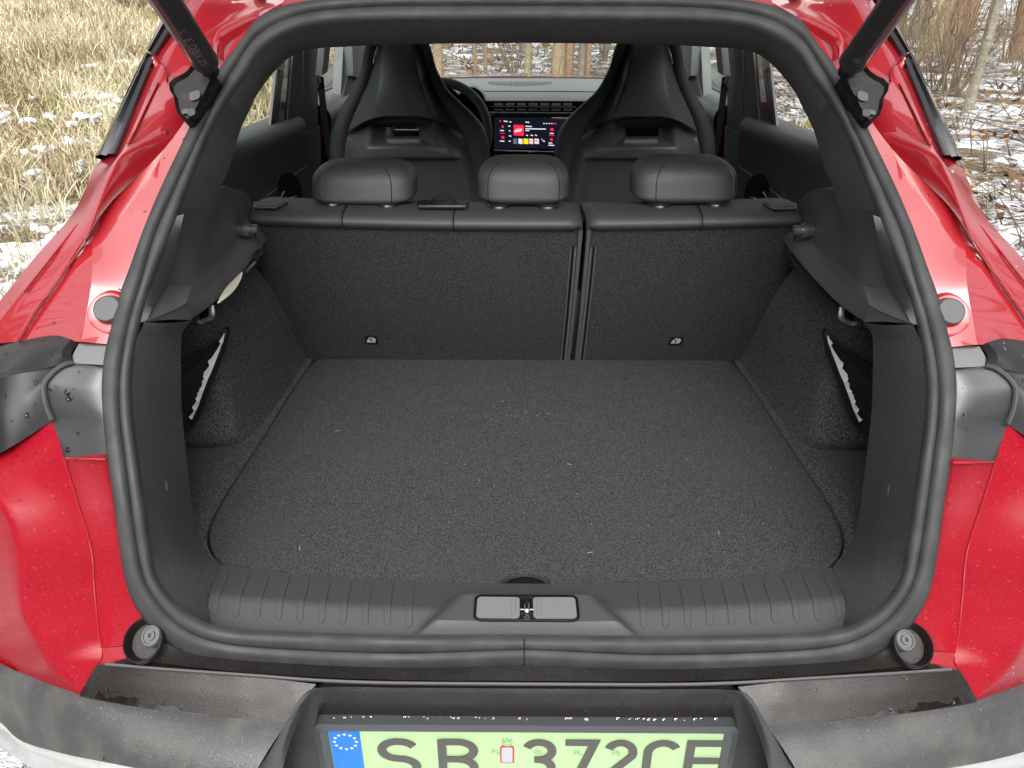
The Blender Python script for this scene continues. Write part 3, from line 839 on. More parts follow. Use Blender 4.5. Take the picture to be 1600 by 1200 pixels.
# top cap of the box going away
trim.loft([wall_top[2:], [p + np.array((-.07, .03, .004)) for p in wall_top[2:]]], n=20)
trim.loft([PL([(395,327,.785),(398,352,.765),(400,366,.735),(402,379,.70),(405,394,.685)]), [p + np.array((-.02, .16, 0)) for p in PL([(395,327,.785),(398,352,.765),(400,366,.735),(402,379,.70),(405,394,.685)])]], n=14)
# facet and ledge
facet_l = PL([(226,503,.235),(248,495,.265),(270,486,.30),(290,475,.335)])
facet_t = PL([(262,446,.342),(275,446,.362),(288,445,.382),(300,442,.397)])
trim.loft([facet_t, facet_l], n=12)
ledge_in = PL([(300,442,.397),(330,415,.50),(355,393,.59),(372,378,.662),(384,368,.695),(396,364,.733)])
ledge_out = PL([(290,475,.335),(318,452,.43),(345,426,.53),(372,402,.61),(390,384,.665),(402,379,.70)])
low_edge = PL([(300,500,.345),(318,488,.39),(340,470,.455),(366,442,.55),(388,416,.62),(405,394,.685)])
n_ = 30
A, B, C = resample(ledge_in, n_), resample(ledge_out, n_), resample(low_edge, n_)
tl = soft([A, B, C, [p + np.array((-.03, .0, -.006)) for p in C]], n=n_, w=.006, cross=3)
trim.join(tl)
# under the facet: the lower rear panel reaching down to the floor
sp = seal_part(500, 985)
sp = [U(226,503,y=.235)] + sp[2:]
E2 = PL([(300,500,.345),(290,512,.347),(284,524,.350),(283,600,.350),(284,640,.345),(290,700,.328),(299,780,.305),(308,830,.285)]) + [FL(326, 868), FL(345, 886)] + PL([(337,930,.135),(328,975,.07)])
n_ = 60
A, B = resample(sp, n_, False), resample(E2, n_)
_a, _b = U(226,503,y=.235), U(300,500,y=.345)
trim.loft([[_a, _a*.5 + _b*.5 + np.array((.002, 0, .002)), _b], facet_l], n=8)
low = MB(); low.loft([A, [a*.65+b*.35 + np.array((.003, -.006, 0)) for a, b in zip(A, B)], [a*.25+b*.75 + np.array((.002, -.006, 0)) for a, b in zip(A, B)], B], n=n_, smooth=False, cross=3)
ret = [p + np.array((-.09, .02, 0)) for p in B[:40]]
low2 = MB(); low2.grid([B[:40], ret])
sides = both(trim, 'side_trim', M['plastic'], angle=40, label='dark grained plastic side trim with shelf ledge')
for o_, f_ in zip(sides, (lambda p: p, mir)):
    MB().tube([f_(p + np.array((0, -.001, .001))) for p in resample(facet_l, 10)], .0013, 6).build('ledge_edge', M['sill_plastic'], o_)
lows = both(low, 'rear_side_panel', M['side_grain'], angle=60)
for o_, q in zip(lows, (low2, low2.mirrored())): q.build('panel_edge', M['plastic'], o_)
# round blanking cap in the panel
c = U(255, 762, y=.19)
mb = blob(c, .011, .0075, .0025, (0.1, .3, 1), (.5, 1, 0)); both(mb, 'blanking_cap', M['plastic'])

# ---- carpeted wheel arch
arch = MB()
xs_ = lambda off: [(-.498 - off, .675), (-.503 - off, .70), (-.508 - off, .75), (-.511 - off, .80), (-.518 - off, .85), (-.530 - off, .90), (-.556 - off, .935), (-.61 - off, .945)]
rows_ = []
for yy, off in ((.93, -.010), (.86, -.006), (.78, -.002), (.70, .002), (.63, .008), (.585, .014)):
    rows_.append([np.array((x, yy - (.11*((z - .68)/.25) if yy > .85 else (.05*((z - .68)/.25) if yy > .75 else 0)), z)) for x, z in xs_(off)])
for x_o, yy in ((.020, .563), (.034, .551), (.06, .546), (.10, .545), (.15, .545)):
    rows_.append([np.array((min(x, -.508) - x_o, yy - .01*math.cos((z-.68)/.26*1.5) + (.02 if z < .69 else 0) - .020*max(0, (.73 - z)/.05), z)) for x, z in xs_(.0)])
for yy in (.47, .36, .26):
    rows_.append([np.array((-.668, yy, z)) for x, z in xs_(0)])
arch.grid(rows_)
# dense smooth version
cols = list(zip(*rows_))
sm = [catmull(c_, 3) for c_ in cols]
sm = list(zip(*sm)); sm = [catmull(r_, 3) for r_ in sm]
arch = MB(); arch.grid(sm)
aa = both(arch, 'wheel_arch_carpet', M['carpet_side'], angle=80)
# dark plastic under the ledge
mb = MB(); mb.loft([PL([(300,500,.38),(340,472,.50),(372,444,.60),(398,414,.67),(413,388,.72)]), [np.array((-.60, .40, .93)), np.array((-.60, .50, .93)), np.array((-.60, .60, .93)), np.array((-.595, .70, .94)), np.array((-.58, .80, .95))]], n=12)
both(mb, 'ledge_underside', M['plastic'])
# pocket with black net cover and torn light edge
for s in (1, -1):
    f_ = (lambda p: p) if s == 1 else mir
    P4 = [U(352,513,y=.515), U(356,522,y=.515), U(350,548,y=.510), U(330,600,y=.500), U(312,650,y=.488), U(300,670,y=.480), U(268,690,y=.43), U(262,600,y=.43), U(275,578,y=.44), U(310,548,y=.48)]
    mb = MB(); mb.prism([f_(p) for p in P4], (0, .012, 0)); pk = mb.build('pocket_cover', M['black'], car, smooth=False, label='black plastic pocket cover with a pale toothed edge')
    zig = [(350,520),(346,528),(342,533),(345,536),(340,545),(330,560),(325,564),(327,572),(316,585),(319,592),(309,603),(312,610),(304,620),(307,627),(300,636),(303,642),(295,652),(299,655)]
    edge_ = [(351,522),(349,533),(346,540),(343,549),(340,556),(336,566),(333,574),(329,584),(325,592),(322,600),(319,608),(316,616),(313,624),(311,631),(308,638),(305,645),(302,651),(300,656)]
    mb = MB(); ya = lambda b: .508 - .00026*(b - 520)
    mb.grid([[f_(U(a, b, y=ya(b))) for a, b in edge_], [f_(U(a, b, y=ya(b) - .004)) for a, b in zig]])
    mb.build('pocket_edge', M['light_plastic'], pk, smooth=False)
    mb = MB(); mb.grid([[f_(U(a, b, y=ya(b) - .01)) for a, b in ((308,558),(314,564))], [f_(U(a, b, y=ya(b) - .01)) for a, b in ((309,556.5),(315,562))]]); mb.build('pocket_clip', M['light_plastic'], pk, smooth=False)
    for k in range(4):
        a0, b0 = 340 - 9*k, 530 + 12*k
        q = [f_(U(a0 - t_*52, b0 + t_*46, y=ya(b0) - .004 - .08*t_)) for t_ in (0, .5, 1)]
        mb = MB(); mb.tube(q, .0022, 6); mb.build('pocket_rib', M['black'], pk)
# tie-down hooks
for s in (1, -1):
    f_ = (lambda p: p) if s == 1 else mir
    q = [U(330,478,y=.44), U(332,492,y=.43), U(327,498,y=.42), U(312,503,y=.385)]
    mb = MB()
    for a, b in zip(q[:-1], q[1:]): pass
    mb.tube([f_(p) for p in resample(q, 12, False)], .0048, 8, flat=.6)
    hk = mb.build('tie_down_hook', M['steel'], car)
    mb = MB(); mb.prism([f_(U(a, b, y=.45)) for a, b in ((332,473),(340,478),(334,494),(326,497),(315,502),(318,488))], (-.01*s, .012, -.004)); mb.build('hook_housing', M['black'], hk, smooth=False)
# elastic strap with clip on the left wall
q = PL([(412,387,.655),(402,399,.63),(396,406,.615)])
mb = MB(); mb.tube(resample(q, 10), [.003]*3 + [.0062]*5 + [.0035]*2, 8); strap = mb.build('strap_clip', M['dark_metal'], car)
q = PL([(398,410,.60),(388,420,.58),(384,425,.57)])
mb = MB(); mb.tube(resample(q, 8), .0028, 8); mb.build('strap_hook', M['steel'], strap)
q = PL([(378,426,.555),(370,438,.53),(360,451,.50),(350,463,.465),(341,473,.44)])
mb = MB(); pth = resample(q, 20); mb.tube(pth, [.0018 + .0065*math.sin(math.pi*k/19) for k in range(20)], 8, flat=.5); mb.build('elastic_strap', M['strap'], strap, label='cream elastic strap pulled tight')
# shelf pins
for s in (1, -1):
    f_ = (lambda p: p) if s == 1 else mir
    c = U(383, 358, y=.675); c2 = U(403, 358, y=.675); d = np.array((1., 0, 0))
    L_ = c2[0] - c[0]
    mb = MB(); mb.tube([f_(c + d*t) for t in (-.012, 0, .001, .0075, .008, .0085, L_ - .001, L_)], [.0115, .0125, .0135, .0135, .0122, .0085, .0085, .0075], 20)
    mb.build('shelf_pin', M['steel'], car, angle=30)

# ---- floor
FE = [FL(497,560), FL(484,571), FL(470,589), FL(440,637), FL(410,685), FL(380,731), FL(352,774), FL(336,803), FL(328,822), FL(325,838), FL(327,853), FL(334,867), FL(346,880)]
FR = [FL(352,885), FL(440,896), FL(520,903), FL(640,911), FL(740,914), FL(780,913), FL(786,905), FL(796,897), FL(810,893), FL(822,892)]
for L in (FE, FR):
    for p in L: p[2] = ZF
FR[-1][0] = 0
half = FE + FR
loop = half + [mir(p) for p in reversed(half[:-1])]
mb = MB()
def inset(lp, d, z):
    c = sum(lp) / len(lp); n = len(lp); out = []
    for i in range(n):
        t = lp[(i+1) % n] - lp[i-1]; nn = np.array((t[1], -t[0], 0)); nn /= np.linalg.norm(nn) + 1e-9
        if nn @ (c - lp[i]) < 0: nn = -nn
        out.append(lp[i] + nn*d + np.array((0, 0, z)))
    return out
sm = []
cl = [np.array(p) for p in loop]
mb.grid([inset(cl, .001, -.012), inset(cl, .001, -.003), inset(cl, .0025, -.0008), inset(cl, .006, 0)], cv=True)
top_i = inset(cl, .006, 0)
mb.add(top_i, [tuple(range(len(top_i)))])
floor_panel = mb.build('load_floor', M['carpet'], car, angle=40, label='dark grey carpeted load floor panel with finger hole')
# surrounding carpet strip at the same height
ring_o = [np.array((-.50, .93, ZF)), np.array((-.503, .90, ZF)), np.array((-.508, .86, ZF)), np.array((-.515, .78, ZF)), np.array((-.52, .70, ZF)), np.array((-.53, .62, ZF)), np.array((-.62, .57, ZF)), np.array((-.68, .50, ZF)), np.array((-.68, .40, ZF)), np.array((-.62, .31, ZF)), np.array((-.56, .25, ZF)), np.array((-.52, .2, ZF)), np.array((-.50, .16, ZF))]
ring_i = [p + np.array((-.0028, 0, -.0015)) for p in FE]
ring_i[0] = np.array((-.484, .93, ZF))
mb = MB(); A, B = resample(ring_i, 40), resample(ring_o, 40)
mb.loft([[p + np.array((.002, 0, -.012)) for p in A], A, B], n=40, smooth=False)
both(mb, 'floor_edge_carpet', M['carpet_side'])
mb = MB(); mb.box((0, .53, ZF - .016), (1.30, .86, .004)); mb.build('floor_well', M['black'], car, smooth=False)
# crumbs, straw bits and sand on the floor
mb = MB(); rr = random.Random(5)
for k in range(90):
    if k < 40: x, y = rr.gauss(-.02, .035), rr.gauss(.66, .02)
    else: x, y = rr.uniform(-.46, .46), rr.uniform(.22, .88)
    r_ = rr.uniform(.0003, .0007)
    mb.box((x, y, ZF + r_*.5), (r_*2, r_*2, r_), Matrix.Rotation(rr.uniform(0, 3), 3, 'Z'))
for k in range(5):
    x, y = rr.uniform(-.4, .4), rr.uniform(.22, .75); a = rr.uniform(0, 3)
    mb.box((x, y, ZF + .001), (rr.uniform(.006, .012), .0007, .0006), Matrix.Rotation(a, 3, 'Z'))
mb.build('floor_crumbs', M['sand'], floor_panel, smooth=False, kind='stuff')

# ---- sill trim
NX, NY = 121, 44
xe0, xe1 = -.448, -.414
def sill_pt(u, v, dz=0.0):
    """u -1..1 across, v 0 (seal) .. 1 (load floor)"""
    a = abs(u)
    xw = (.414*(1 - v) + .448*v)
    x = u*xw
    yf = .044 + .020*a*a; yr = .172 + .037*a**2.2
    y = yf + (yr - yf)*v
    cr = .36
    if v < cr: z = .7035 + .0095*(v/cr)
    else: z = .713 - .029*((v - cr)/(1 - cr))
    e_ = abs(v - cr)
    if e_ < .04: z -= .0012*(1 - e_/.04)**2
    ax = abs(x)
    def ss(e0, e1, q):
        t = min(1, max(0, (q - e0)/(e1 - e0))); return t*t*(3 - 2*t)
    # raised latch housing in the middle
    w0 = .080 + .034*(1 - ss(.044, .110, y))
    b = (1 - ss(w0, w0 + .034, ax)) * ss(.041, .054, y) * (1 - ss(.104, .122, y))
    plate = .7310 - .05*(y - .052)
    z = z + b * max(0.0, plate - z)
    return np.array((x, y, z + dz))
rows_ = [[sill_pt(-1 + 2*i/(NX-1), j/(NY-1)) for i in range(NX)] for j in range(NY)]
rows_ = [[p + np.array((0, -.012, -.02)) for p in rows_[0]]] + rows_ + [[p + np.array((0, .004, -.015)) for p in rows_[-1]]]
mb = MB(); mb.grid(rows_)
endl = [r[0] for r in rows_]; mb.grid([endl, [p + np.array((.0, 0, -.03)) for p in endl]]); endr = [r[-1] for r in rows_]; mb.grid([endr, [p + np.array((0, 0, -.03)) for p in endr]])
sill = mb.build('sill_trim', M['sill_plastic'], car, angle=40, label='grey ribbed plastic loading sill')
# ribs: raised rounded bars
for s in (-1, 1):
    for k in range(10):
        xb = .150 + .0285*k
        u0 = s*xb/.416; xt = xb*1.055 + .004
        u1 = s*xt/.446
        m_ = MB(); rws = []
        NV = 16
        for j in range(NV + 1):
            t = j/NV; v = .13 + .74*t; u = u0 + (u1 - u0)*t
            w = .0042*math.sqrt(max(0, 1 - max(0, (abs(t - .5) - .45)/.05)**2)) + .0004
            c = sill_pt(u, v); row = []
            for q, h in ((-1.05, -.0015), (-1, .0010), (-.82, .0016), (0, .0017), (.82, .0016), (1, .0010), (1.05, -.0015)):
                p = sill_pt(u + q*w/.44, v); row.append(p + np.array((0, 0, h)))
            rws.append(row)
        m_.grid(rws)
        rib = m_.build('rib', M['sill_plastic'], sill, angle=32)
# latch cover and striker
def on_sill(x, v, h):
    xw = (.414*(1 - v) + .448*v); return sill_pt(x/xw, v) + np.array((0, -.3, 1))*h
def sill_rect(x0, x1, v0, v1, r, h, n=5):
    q = []
    cx, cv = (x0+x1)/2, (v0+v1)/2
    for k, (sx, sv) in enumerate(((1, 1), (-1, 1), (-1, -1), (1, -1))):
        for j in range(n+1):
            a = math.pi/2*(k + j/n)
            q.append(on_sill(cx + sx*((x1-x0)/2 - r) + r*math.cos(a), cv + sv*((v1-v0)/2 - r*7) + r*7*math.sin(a), h))
    return q
V0, V1 = .085, .425
lk = MB()
lk.grid([sill_rect(-.0675, .0675, V0 - .02, V1 + .02, .010, -.002), sill_rect(-.0675, .0675, V0 - .02, V1 + .02, .010, .0022), sill_rect(-.0655, .0655, V0, V1, .0085, .0026), sill_rect(-.0645, .0645, V0 + .01, V1 - .01, .008, -.001)], cv=True)
lk.add(sill_rect(-.0645, .0645, V0 + .01, V1 - .01, .008, .0002), [tuple(range(24))])
latch = lk.build('latch_frame', M['black'], sill, angle=30)
for s in (-1, 1):
    m_ = MB()
    q0 = sill_rect(min(s*.0085, s*.064), max(s*.0085, s*.064), V0 + .015, V1 - .015, .006 if True else 0, .0010)
    q1 = sill_rect(min(s*.0088, s*.0636), max(s*.0088, s*.0636), V0 + .02, V1 - .02, .0055, .0030)
    m_.grid([q0, q1], cv=True); m_.add(q1, [tuple(range(len(q1)))])
    cv_ = m_.build('latch_cover', M['cover_grey'], latch, angle=30)
    m_ = MB(); m_.tube([on_sill(s*.0165, v, .003) for v in np.linspace(V0 + .04, V1 - .04, 8)], .0026, 8, flat=.5); m_.build('cover_rib', M['cover_grey'], cv_)
m_ = MB(); m_.tube([on_sill(.0005, v, .004) for v in np.linspace(V0 + .05, V1 - .05, 8)], .0022, 10)
m_.tube([on_sill(.0005, v, .0055) for v in np.linspace(V0 + .10, V0 + .19, 5)], .0034, 10); m_.build('latch_striker', M['chrome'], latch)
m_ = MB(); m_.tube([on_sill(.0005, .22, .003), on_sill(-.008, .22, .003)], .001, 6); m_.tube([on_sill(.0005, .22, .003), on_sill(.009, .22, .003)], .001, 6); m_.build('striker_pin', M['steel'], latch)

# ================================================================== rear bench
# backs in felt: 2/3 left, 1/3 right; leans back towards the boot
def seat_pt(x, t):
    """t 0 floor .. 1 top edge of the felt"""
    ax = abs(x)
    y0, z0 = .908, .672
    y1, z1 = .752 + .03*(ax/.5)**2*0, 1.032 + .010*(ax/.5)**2
    bow = .010*math.sin(math.pi*t)
    return np.array((x*(1 + .015*t), y0 + (y1 - y0)*t - bow, z0 + (z1 - z0)*t))
XS = .112       # split of the bench, right of the middle
def bench(x0, x1, name, lab):
    root = empty(name, (0, 0, 0), car); tag(root, lab)
    nx = 24
    mb = MB(); rws = []
    for t in np.linspace(0, 1, 20):
        row = [seat_pt(x, t) for x in np.linspace(x0, x1, nx)]
        row = [row[0] + np.array((0, .03, 0)), row[0] + np.array((0, .006, 0))] + row[1:-1] + [row[-1] + np.array((0, .006, 0)), row[-1] + np.array((0, .03, 0))]
        rws.append(row)
    mb.grid(rws); mb.build('felt_back', M['felt'], root, angle=60)
    # rolled leather top
    mb = MB(); rws = []
    for i, x in enumerate(np.linspace(x0, x1, 40)):
        e = min(x - x0, x1 - x); sq = min(1, e/.018); sq = math.sqrt(max(0.0, 1 - (1 - sq)**2))
        c = seat_pt(x, 1)
        dip = .0
        prof_ = [(-.004, -.006), (-.010, .002), (-.008, .010), (.004, .018), (.03, .022), (.07, .021), (.11, .015), (.15, .002), (.16, -.05)]
        row = []
        for a, b in prof_:
            row.append(c + np.array((0, a*1.0 + (.02*(1 - sq)), (b + .004)*(.35 + .65*sq) - .004)))
        rws.append(row)
    cols_ = [catmull(r_, 3) for r_ in rws]
    mb.grid(cols_); roll = mb.build('bench_roll', M['leather'], root, angle=80)
    return root, roll
bl, roll_l = bench(-.520, XS - .004, 'rear_seat_back', 'wide left section of the split rear seat back, dark felt with leather top')
brr, roll_r = bench(XS + .004, .520, 'rear_seat_back', 'narrow right section of the split rear seat back, dark felt with leather top')
def roll_line(x, y0=-.010, y1=.13):
    c = seat_pt(x, 1); pf = [(-.0045, -.006), (-.0112, .002), (-.0092, .010), (.004, .0192), (.03, .0232), (.07, .0222), (.11, .0162)]
    return [c + np.array((0, a, b + .0003)) for a, b in pf]
for x, rl in ((U(541,352,y=.75)[0], roll_l), (U(711,356,y=.75)[0], roll_l), (U(1092,350,y=.75)[0], roll_r)):
    mb = MB(); mb.tube(catmull(roll_line(x), 4), .0011, 6); mb.build('seam', M['black'], rl)
    mb = MB(); mb.tube(catmull([p + np.array((-.0035, 0, 0)) for p in roll_line(x)], 4), .0009, 6); mb.build('seam', M['leather'], rl)
# edge strips of the split: stepped plastic with stitching
for s, root in ((-1, bl), (1, brr)):
    for k, (d0, w_, m_, h) in enumerate(((.004, .007, 'plastic', .004), (.0125, .004, 'plastic', .0022), (.0185, .0025, 'black', .0012), (.022, .003, 'plastic', .0018))):
        mb = MB(); rws = []
        for t in np.linspace(0.0, .88 if k else .985, 14):
            x = XS + s*(d0 + .002*(1-t)); n_v = np.array((0, -.917, -.4)) * h
            rws.append([seat_pt(x, t) + np.array((0, .004, 0)), seat_pt(x, t) + n_v, seat_pt(x + s*w_, t) + n_v, seat_pt(x + s*w_, t) + np.array((0, .004, 0))])
        mb.grid(rws); mb.build('edge_strip', M[m_], root, angle=25)
    mb = MB()
    for k in range(46):
        t = .02 + .84*k/46; p = seat_pt(XS + s*.0147, t) + np.array((0, -.003, 0)); q = seat_pt(XS + s*.0147, t + .010) + np.array((0, -.003, 0))
        mb.tube([p, q], .0006, 4)
    mb.build('stitching', M['grey_print'], root, smooth=False, kind='stuff')
# head restraints
def restraint(pxl, pxr, py_top, py_bot, parent, nm='left', kface=(.1, .84)):
    y0 = .80
    a, b = U(pxl, py_bot, y=y0), U(pxr, py_bot, y=y0)
    top_ = U((pxl + pxr)/2, py_top, y=.86)
    cx = (a[0] + b[0])/2; w = (b[0] - a[0])/2
    zb, zt_ = a[2] + .001, top_[2]
    mb = MB(); rws = []
    NT, NA = 28, 40
    # lofted cushion: superelliptic plan slices from bottom to top
    for i in range(NT + 1):
        t = i/NT
        z = zb + (zt_ - zb)*t
        e = max(0.0, (t - .45)/.55)
        k = (max(0.0, 1 - e**2.4))**.42
        lowk = 1 - .22*max(0, (.18 - t)/.18)**2
        ww = w*(.62*k + .38)*lowk if t < .999 else w*.36
        ww = w*lowk*(1 - .60*(1 - k))
        dep = .062*lowk*(1 - .75*(1 - k)**1.2)
        yc = .855 + .020*t
        row = []
        for j in range(NA):
            th = 2*math.pi*j/NA; c_, s_ = math.cos(th), math.sin(th)
            ex = .42
            row.append(np.array((cx + ww*math.copysign(abs(c_)**ex, c_), yc + dep*math.copysign(abs(s_)**.62, s_), z)))
        rws.append(row)
    mb.grid(rws, cv=True); mb.add(rws[0], [tuple(range(NA))]); mb.add(rws[-1], [tuple(range(NA))])
    h = mb.build('head_restraint', M['leather'], parent, angle=75, label=nm)
    # piping seams on both cheeks
    for u_ in kface:
        ln = []
        for i in range(NT + 1):
            row = rws[i]
            xw = cx + (row[0][0] - cx)*(2*u_ - 1) * 1.0
            # rear-facing side: pick the ring point at that x with smallest y
            cand = sorted([p for p in row if p[1] <= .855 + .02*i/NT], key=lambda p: abs(p[0] - xw))[:2]
            if abs(cand[0][0] - cand[1][0]) < 1e-6: yv = min(cand[0][1], cand[1][1])
            else:
                tt = (xw - cand[0][0])/(cand[1][0] - cand[0][0]); yv = cand[0][1] + (cand[1][1] - cand[0][1])*min(1, max(0, tt))
            ln.append(np.array((xw, yv - .0004, row[0][2])))
        m2 = MB(); m2.tube(ln[1:-1], .0009, 6); m2.build('seam', M['black'], h)
    # posts with collars
    for q in (-.52, .52):
        x = cx + w*q
        cc = seat_pt(x, 1) + np.array((0, .062, .022))
        m2 = MB(); m2.tube([cc + np.array((0, 0, dz)) for dz in (-.01, .002, .006, .008)], [.023, .023, .020, .012], 20); m2.build('post_collar', M['dark_metal'], h, angle=40)
        m2 = MB(); m2.tube([cc, np.array((cc[0], .86, zb + .02))], .006, 10); m2.build('post', M['steel'], h)
    return h
restraint(482, 646, 253, 323, bl, 'leftmost grey leather rear head restraint', (.13, .80))
restraint(745, 891, 248, 322, bl, 'middle grey leather rear head restraint', (.12, .88))
restraint(990, 1157, 247, 321, brr, 'rightmost grey leather rear head restraint', (.20, .93))
# belt outlet with flap on the roll
c = seat_pt(U(692, 340, y=.76)[0], 1) + np.array((0, .035, .026))
mb = MB(); mb.prism([c + np.array(q) for q in ((-.046, -.012, 0), (.046, -.012, 0), (.050, .012, .002), (.046, .03, .0), (-.046, .03, 0), (-.050, .012, .002))], (0, 0, .007)); ob = mb.build('belt_outlet', M['dark_metal'], bl, bevel=.002)
mb = MB(); mb.tube(catmull([c + np.array(q) for q in ((-.026, .006, .008), (-.012, .004, .018), (.004, .003, .020), (.018, .004, .015), (.026, .006, .007))], 4), .004, 8, flat=.4); mb.build('belt_loop', M['belt'], ob)
# release surrounds at the outer ends of the bench
for s, root in ((1, bl), (-1, brr)):
    f_ = (lambda p: p) if s == 1 else mir
    pts = [(396,320),(438,319),(450,322),(432,331),(398,330)]
    base = [f_(U(a, b, y=.757 + (331 - b)*.004)) for a, b in pts]
    mb = MB(); mb.prism(base, (0, 0, .006)); rh = mb.build('release_bezel', M['black'], root, smooth=False, bevel=.0015)
    MB().tube([p + np.array((0, 0, .006)) for p in [base[1], base[2], base[3], base[4]]], .0014, 6).build('bezel_line', M['chrome'], rh)
    mb = MB(); mb.prism([p*1 + np.array((0, .004, .0062)) for p in [f_(U(a, b, y=.757 + (331 - b)*.004)) for a, b in ((398,321.5),(436,320.5),(444,322.5),(430,328),(399,327.5))]], (0, 0, .001)); mb.build('release_insert', M['plastic'], rh, smooth=False)
# child seat anchor labels
def label_at(px_, name):
    x = U(px_, 523, y=.87)[0]
    sg = []
    t0 = .17
    ex = np.array((1., 0, 0)); up = seat_pt(x, .3) - seat_pt(x, .2); up /= np.linalg.norm(up)
    c = seat_pt(x, t0) + np.array((0, -.0015, 0))
    mp = lambda a, b, h=0: c + ex*a + up*b + np.array((0, -.917, -.4))*h
    mb = MB(); mb.prism([mp(-.014, -.006), mp(.014, -.006), mp(.014, .021), mp(-.014, .021)], (0, .001, 0)); root = mb.build('anchor_label', M['black'], bl if px_ < 800 else brr, smooth=False, label='small black woven label with white child seat anchor symbol')
    g = MB()
    def ln(P, w=.0017):
        for a, b in zip(P[:-1], P[1:]):
            a, b = np.array(a), np.array(b); d = b - a; d = d/(np.linalg.norm(d)+1e-9); n_v = np.array((-d[1], d[0]))*w/2
            g.add([mp(*(a+n_v-d*w*.3), .0012), mp(*(b+n_v+d*w*.3), .0012), mp(*(b-n_v+d*w*.3), .0012), mp(*(a-n_v-d*w*.3), .0012)], [(0, 1, 2, 3)])
    ln([(-.009, .011), (-.006, .008), (-.003, .010)]); ln([(-.006, .008), (-.005, .013), (-.003, .017), (.0, .018), (.001, .015)])
    ln([(.001, .017), (.0015, .009), (.009, .009), (.009, .014), (.006, .014), (.005, .018), (.003, .018)]); ln([(.003, .0115), (.007, .0115)])
    for a in (-.009, -.006, -.003, .001, .004, .007): ln([(a, .002), (a, .006)], .002)
    ln([(-.009, .006), (-.004, .006)], .0012); ln([(.001, .006), (.0085, .006)], .0012)
    g.build('label_print', M['white_print'], root, smooth=False)
label_at(580, 'a'); label_at(1057, 'b')

# ================================================================== cabin
def slab(pts, x, th, name, m, parent=car, flip=True, **k):
    """wall piece standing on the plane x (left), mirrored to the right"""
    base = [U(a, b, x=x) for a, b in pts]
    mb = MB(); mb.prism(base, (-th, 0, 0))
    return both(mb, name, m, parent, smooth=False, **k)
# rear doors
for s in (1, -1):
    f_ = (lambda p: p) if s == 1 else mir
    root = empty('rear_door', (0, 0, 0), car)
    top_r, top_f = U(350, 227, x=-.66), U(462, 186, x=-.66)
    zt0, zt1 = top_r[2], top_f[2]
    y_a, y_b = .86, 1.66
    zl = lambda y: 1.118 + (y - 1.155)*(-.05)
    mb = MB(); rws = []
    for y in np.linspace(y_a, y_b, 20):
        z = zl(y); lx = .0
        rws.append([f_(np.array(q)) for q in ((-.70, y, z + .004), (-.665, y, z + .002), (-.640, y, z - .008), (-.628, y, z - .035), (-.632, y, z - .08), (-.640, y, z - .13), (-.636, y, z - .20), (-.60, y, z - .30), (-.62, y, z - .45), (-.64, y, .40))])
    mb.grid([catmull(r_, 3) for r_ in rws]); mb.build('door_trim', M['door_plastic'], root, angle=70)
    mb = MB(); rws = [f_(np.array((-.630 - .004*math.sin((y - .86)*3), y, zl(y) - .148 + (y - 1.2)*.02))) for y in np.linspace(.9, 1.62, 14)]
    mb.tube(rws, .0014, 6); mb.build('trim_seam', M['light_plastic'], root)
    # pull handle bowl and chrome lever
    a, b = U(447, 315, y=1.16), U(464, 307, y=1.18)
    mb = MB(); mb.tube([f_(a), f_((a + b)/2 + np.array((0, 0, .002))), f_(b)], .0048, 8, flat=.7); mb.build('door_lever', M['chrome'], root)
    mb = MB(); mb.tube([f_(p) for p in resample(PL([(438,318,1.15),(439,308,1.15),(444,299,1.15)]), 8)], .0016, 6); mb.build('bowl_rim', M['light_plastic'], root)
    mb = MB(); c = U(452, 300, y=1.20); mb.add([f_(c + np.array((math.cos(2*math.pi*j/20)*.03, .01, math.sin(2*math.pi*j/20)*.045))) for j in range(20)], [tuple(range(20))]); mb.build('handle_bowl', M['black'], root)
    # glass
    mb = MB(); mb.add([f_(np.array(q)) for q in ((-.690, .80, 1.10), (-.690, 1.62, 1.08), (-.60, 1.66, 1.42), (-.58, .86, 1.40))], [(0, 1, 2, 3)]); mb.build('window_glass', M['glass'], root, smooth=False)
    # frame at the front of the rear window: chrome line, black rubber, painted frame, pillar cover
    def strip(a, b, c_, d_, name, m, dx=0.0, par=root):
        q = [U(*a, x=-.655 + dx), U(*b, x=-.655 + dx), U(*c_, x=-.655 + dx), U(*d_, x=-.655 + dx)]
        m_ = MB(); m_.prism([f_(p) for p in q], (-.006*s, 0, 0)); m_.build(name, m, par, smooth=False)
    strip((434,95), (440,88), (427.5,198), (422.5,199), 'window_rail', M['pale_rail'])
    strip((440.5,88), (446,84), (432.5,201), (428,199), 'window_rubber', M['black'], .001)
    strip((446.5,84), (459,78), (448,206), (433,202), 'door_frame', M['red'], .002)
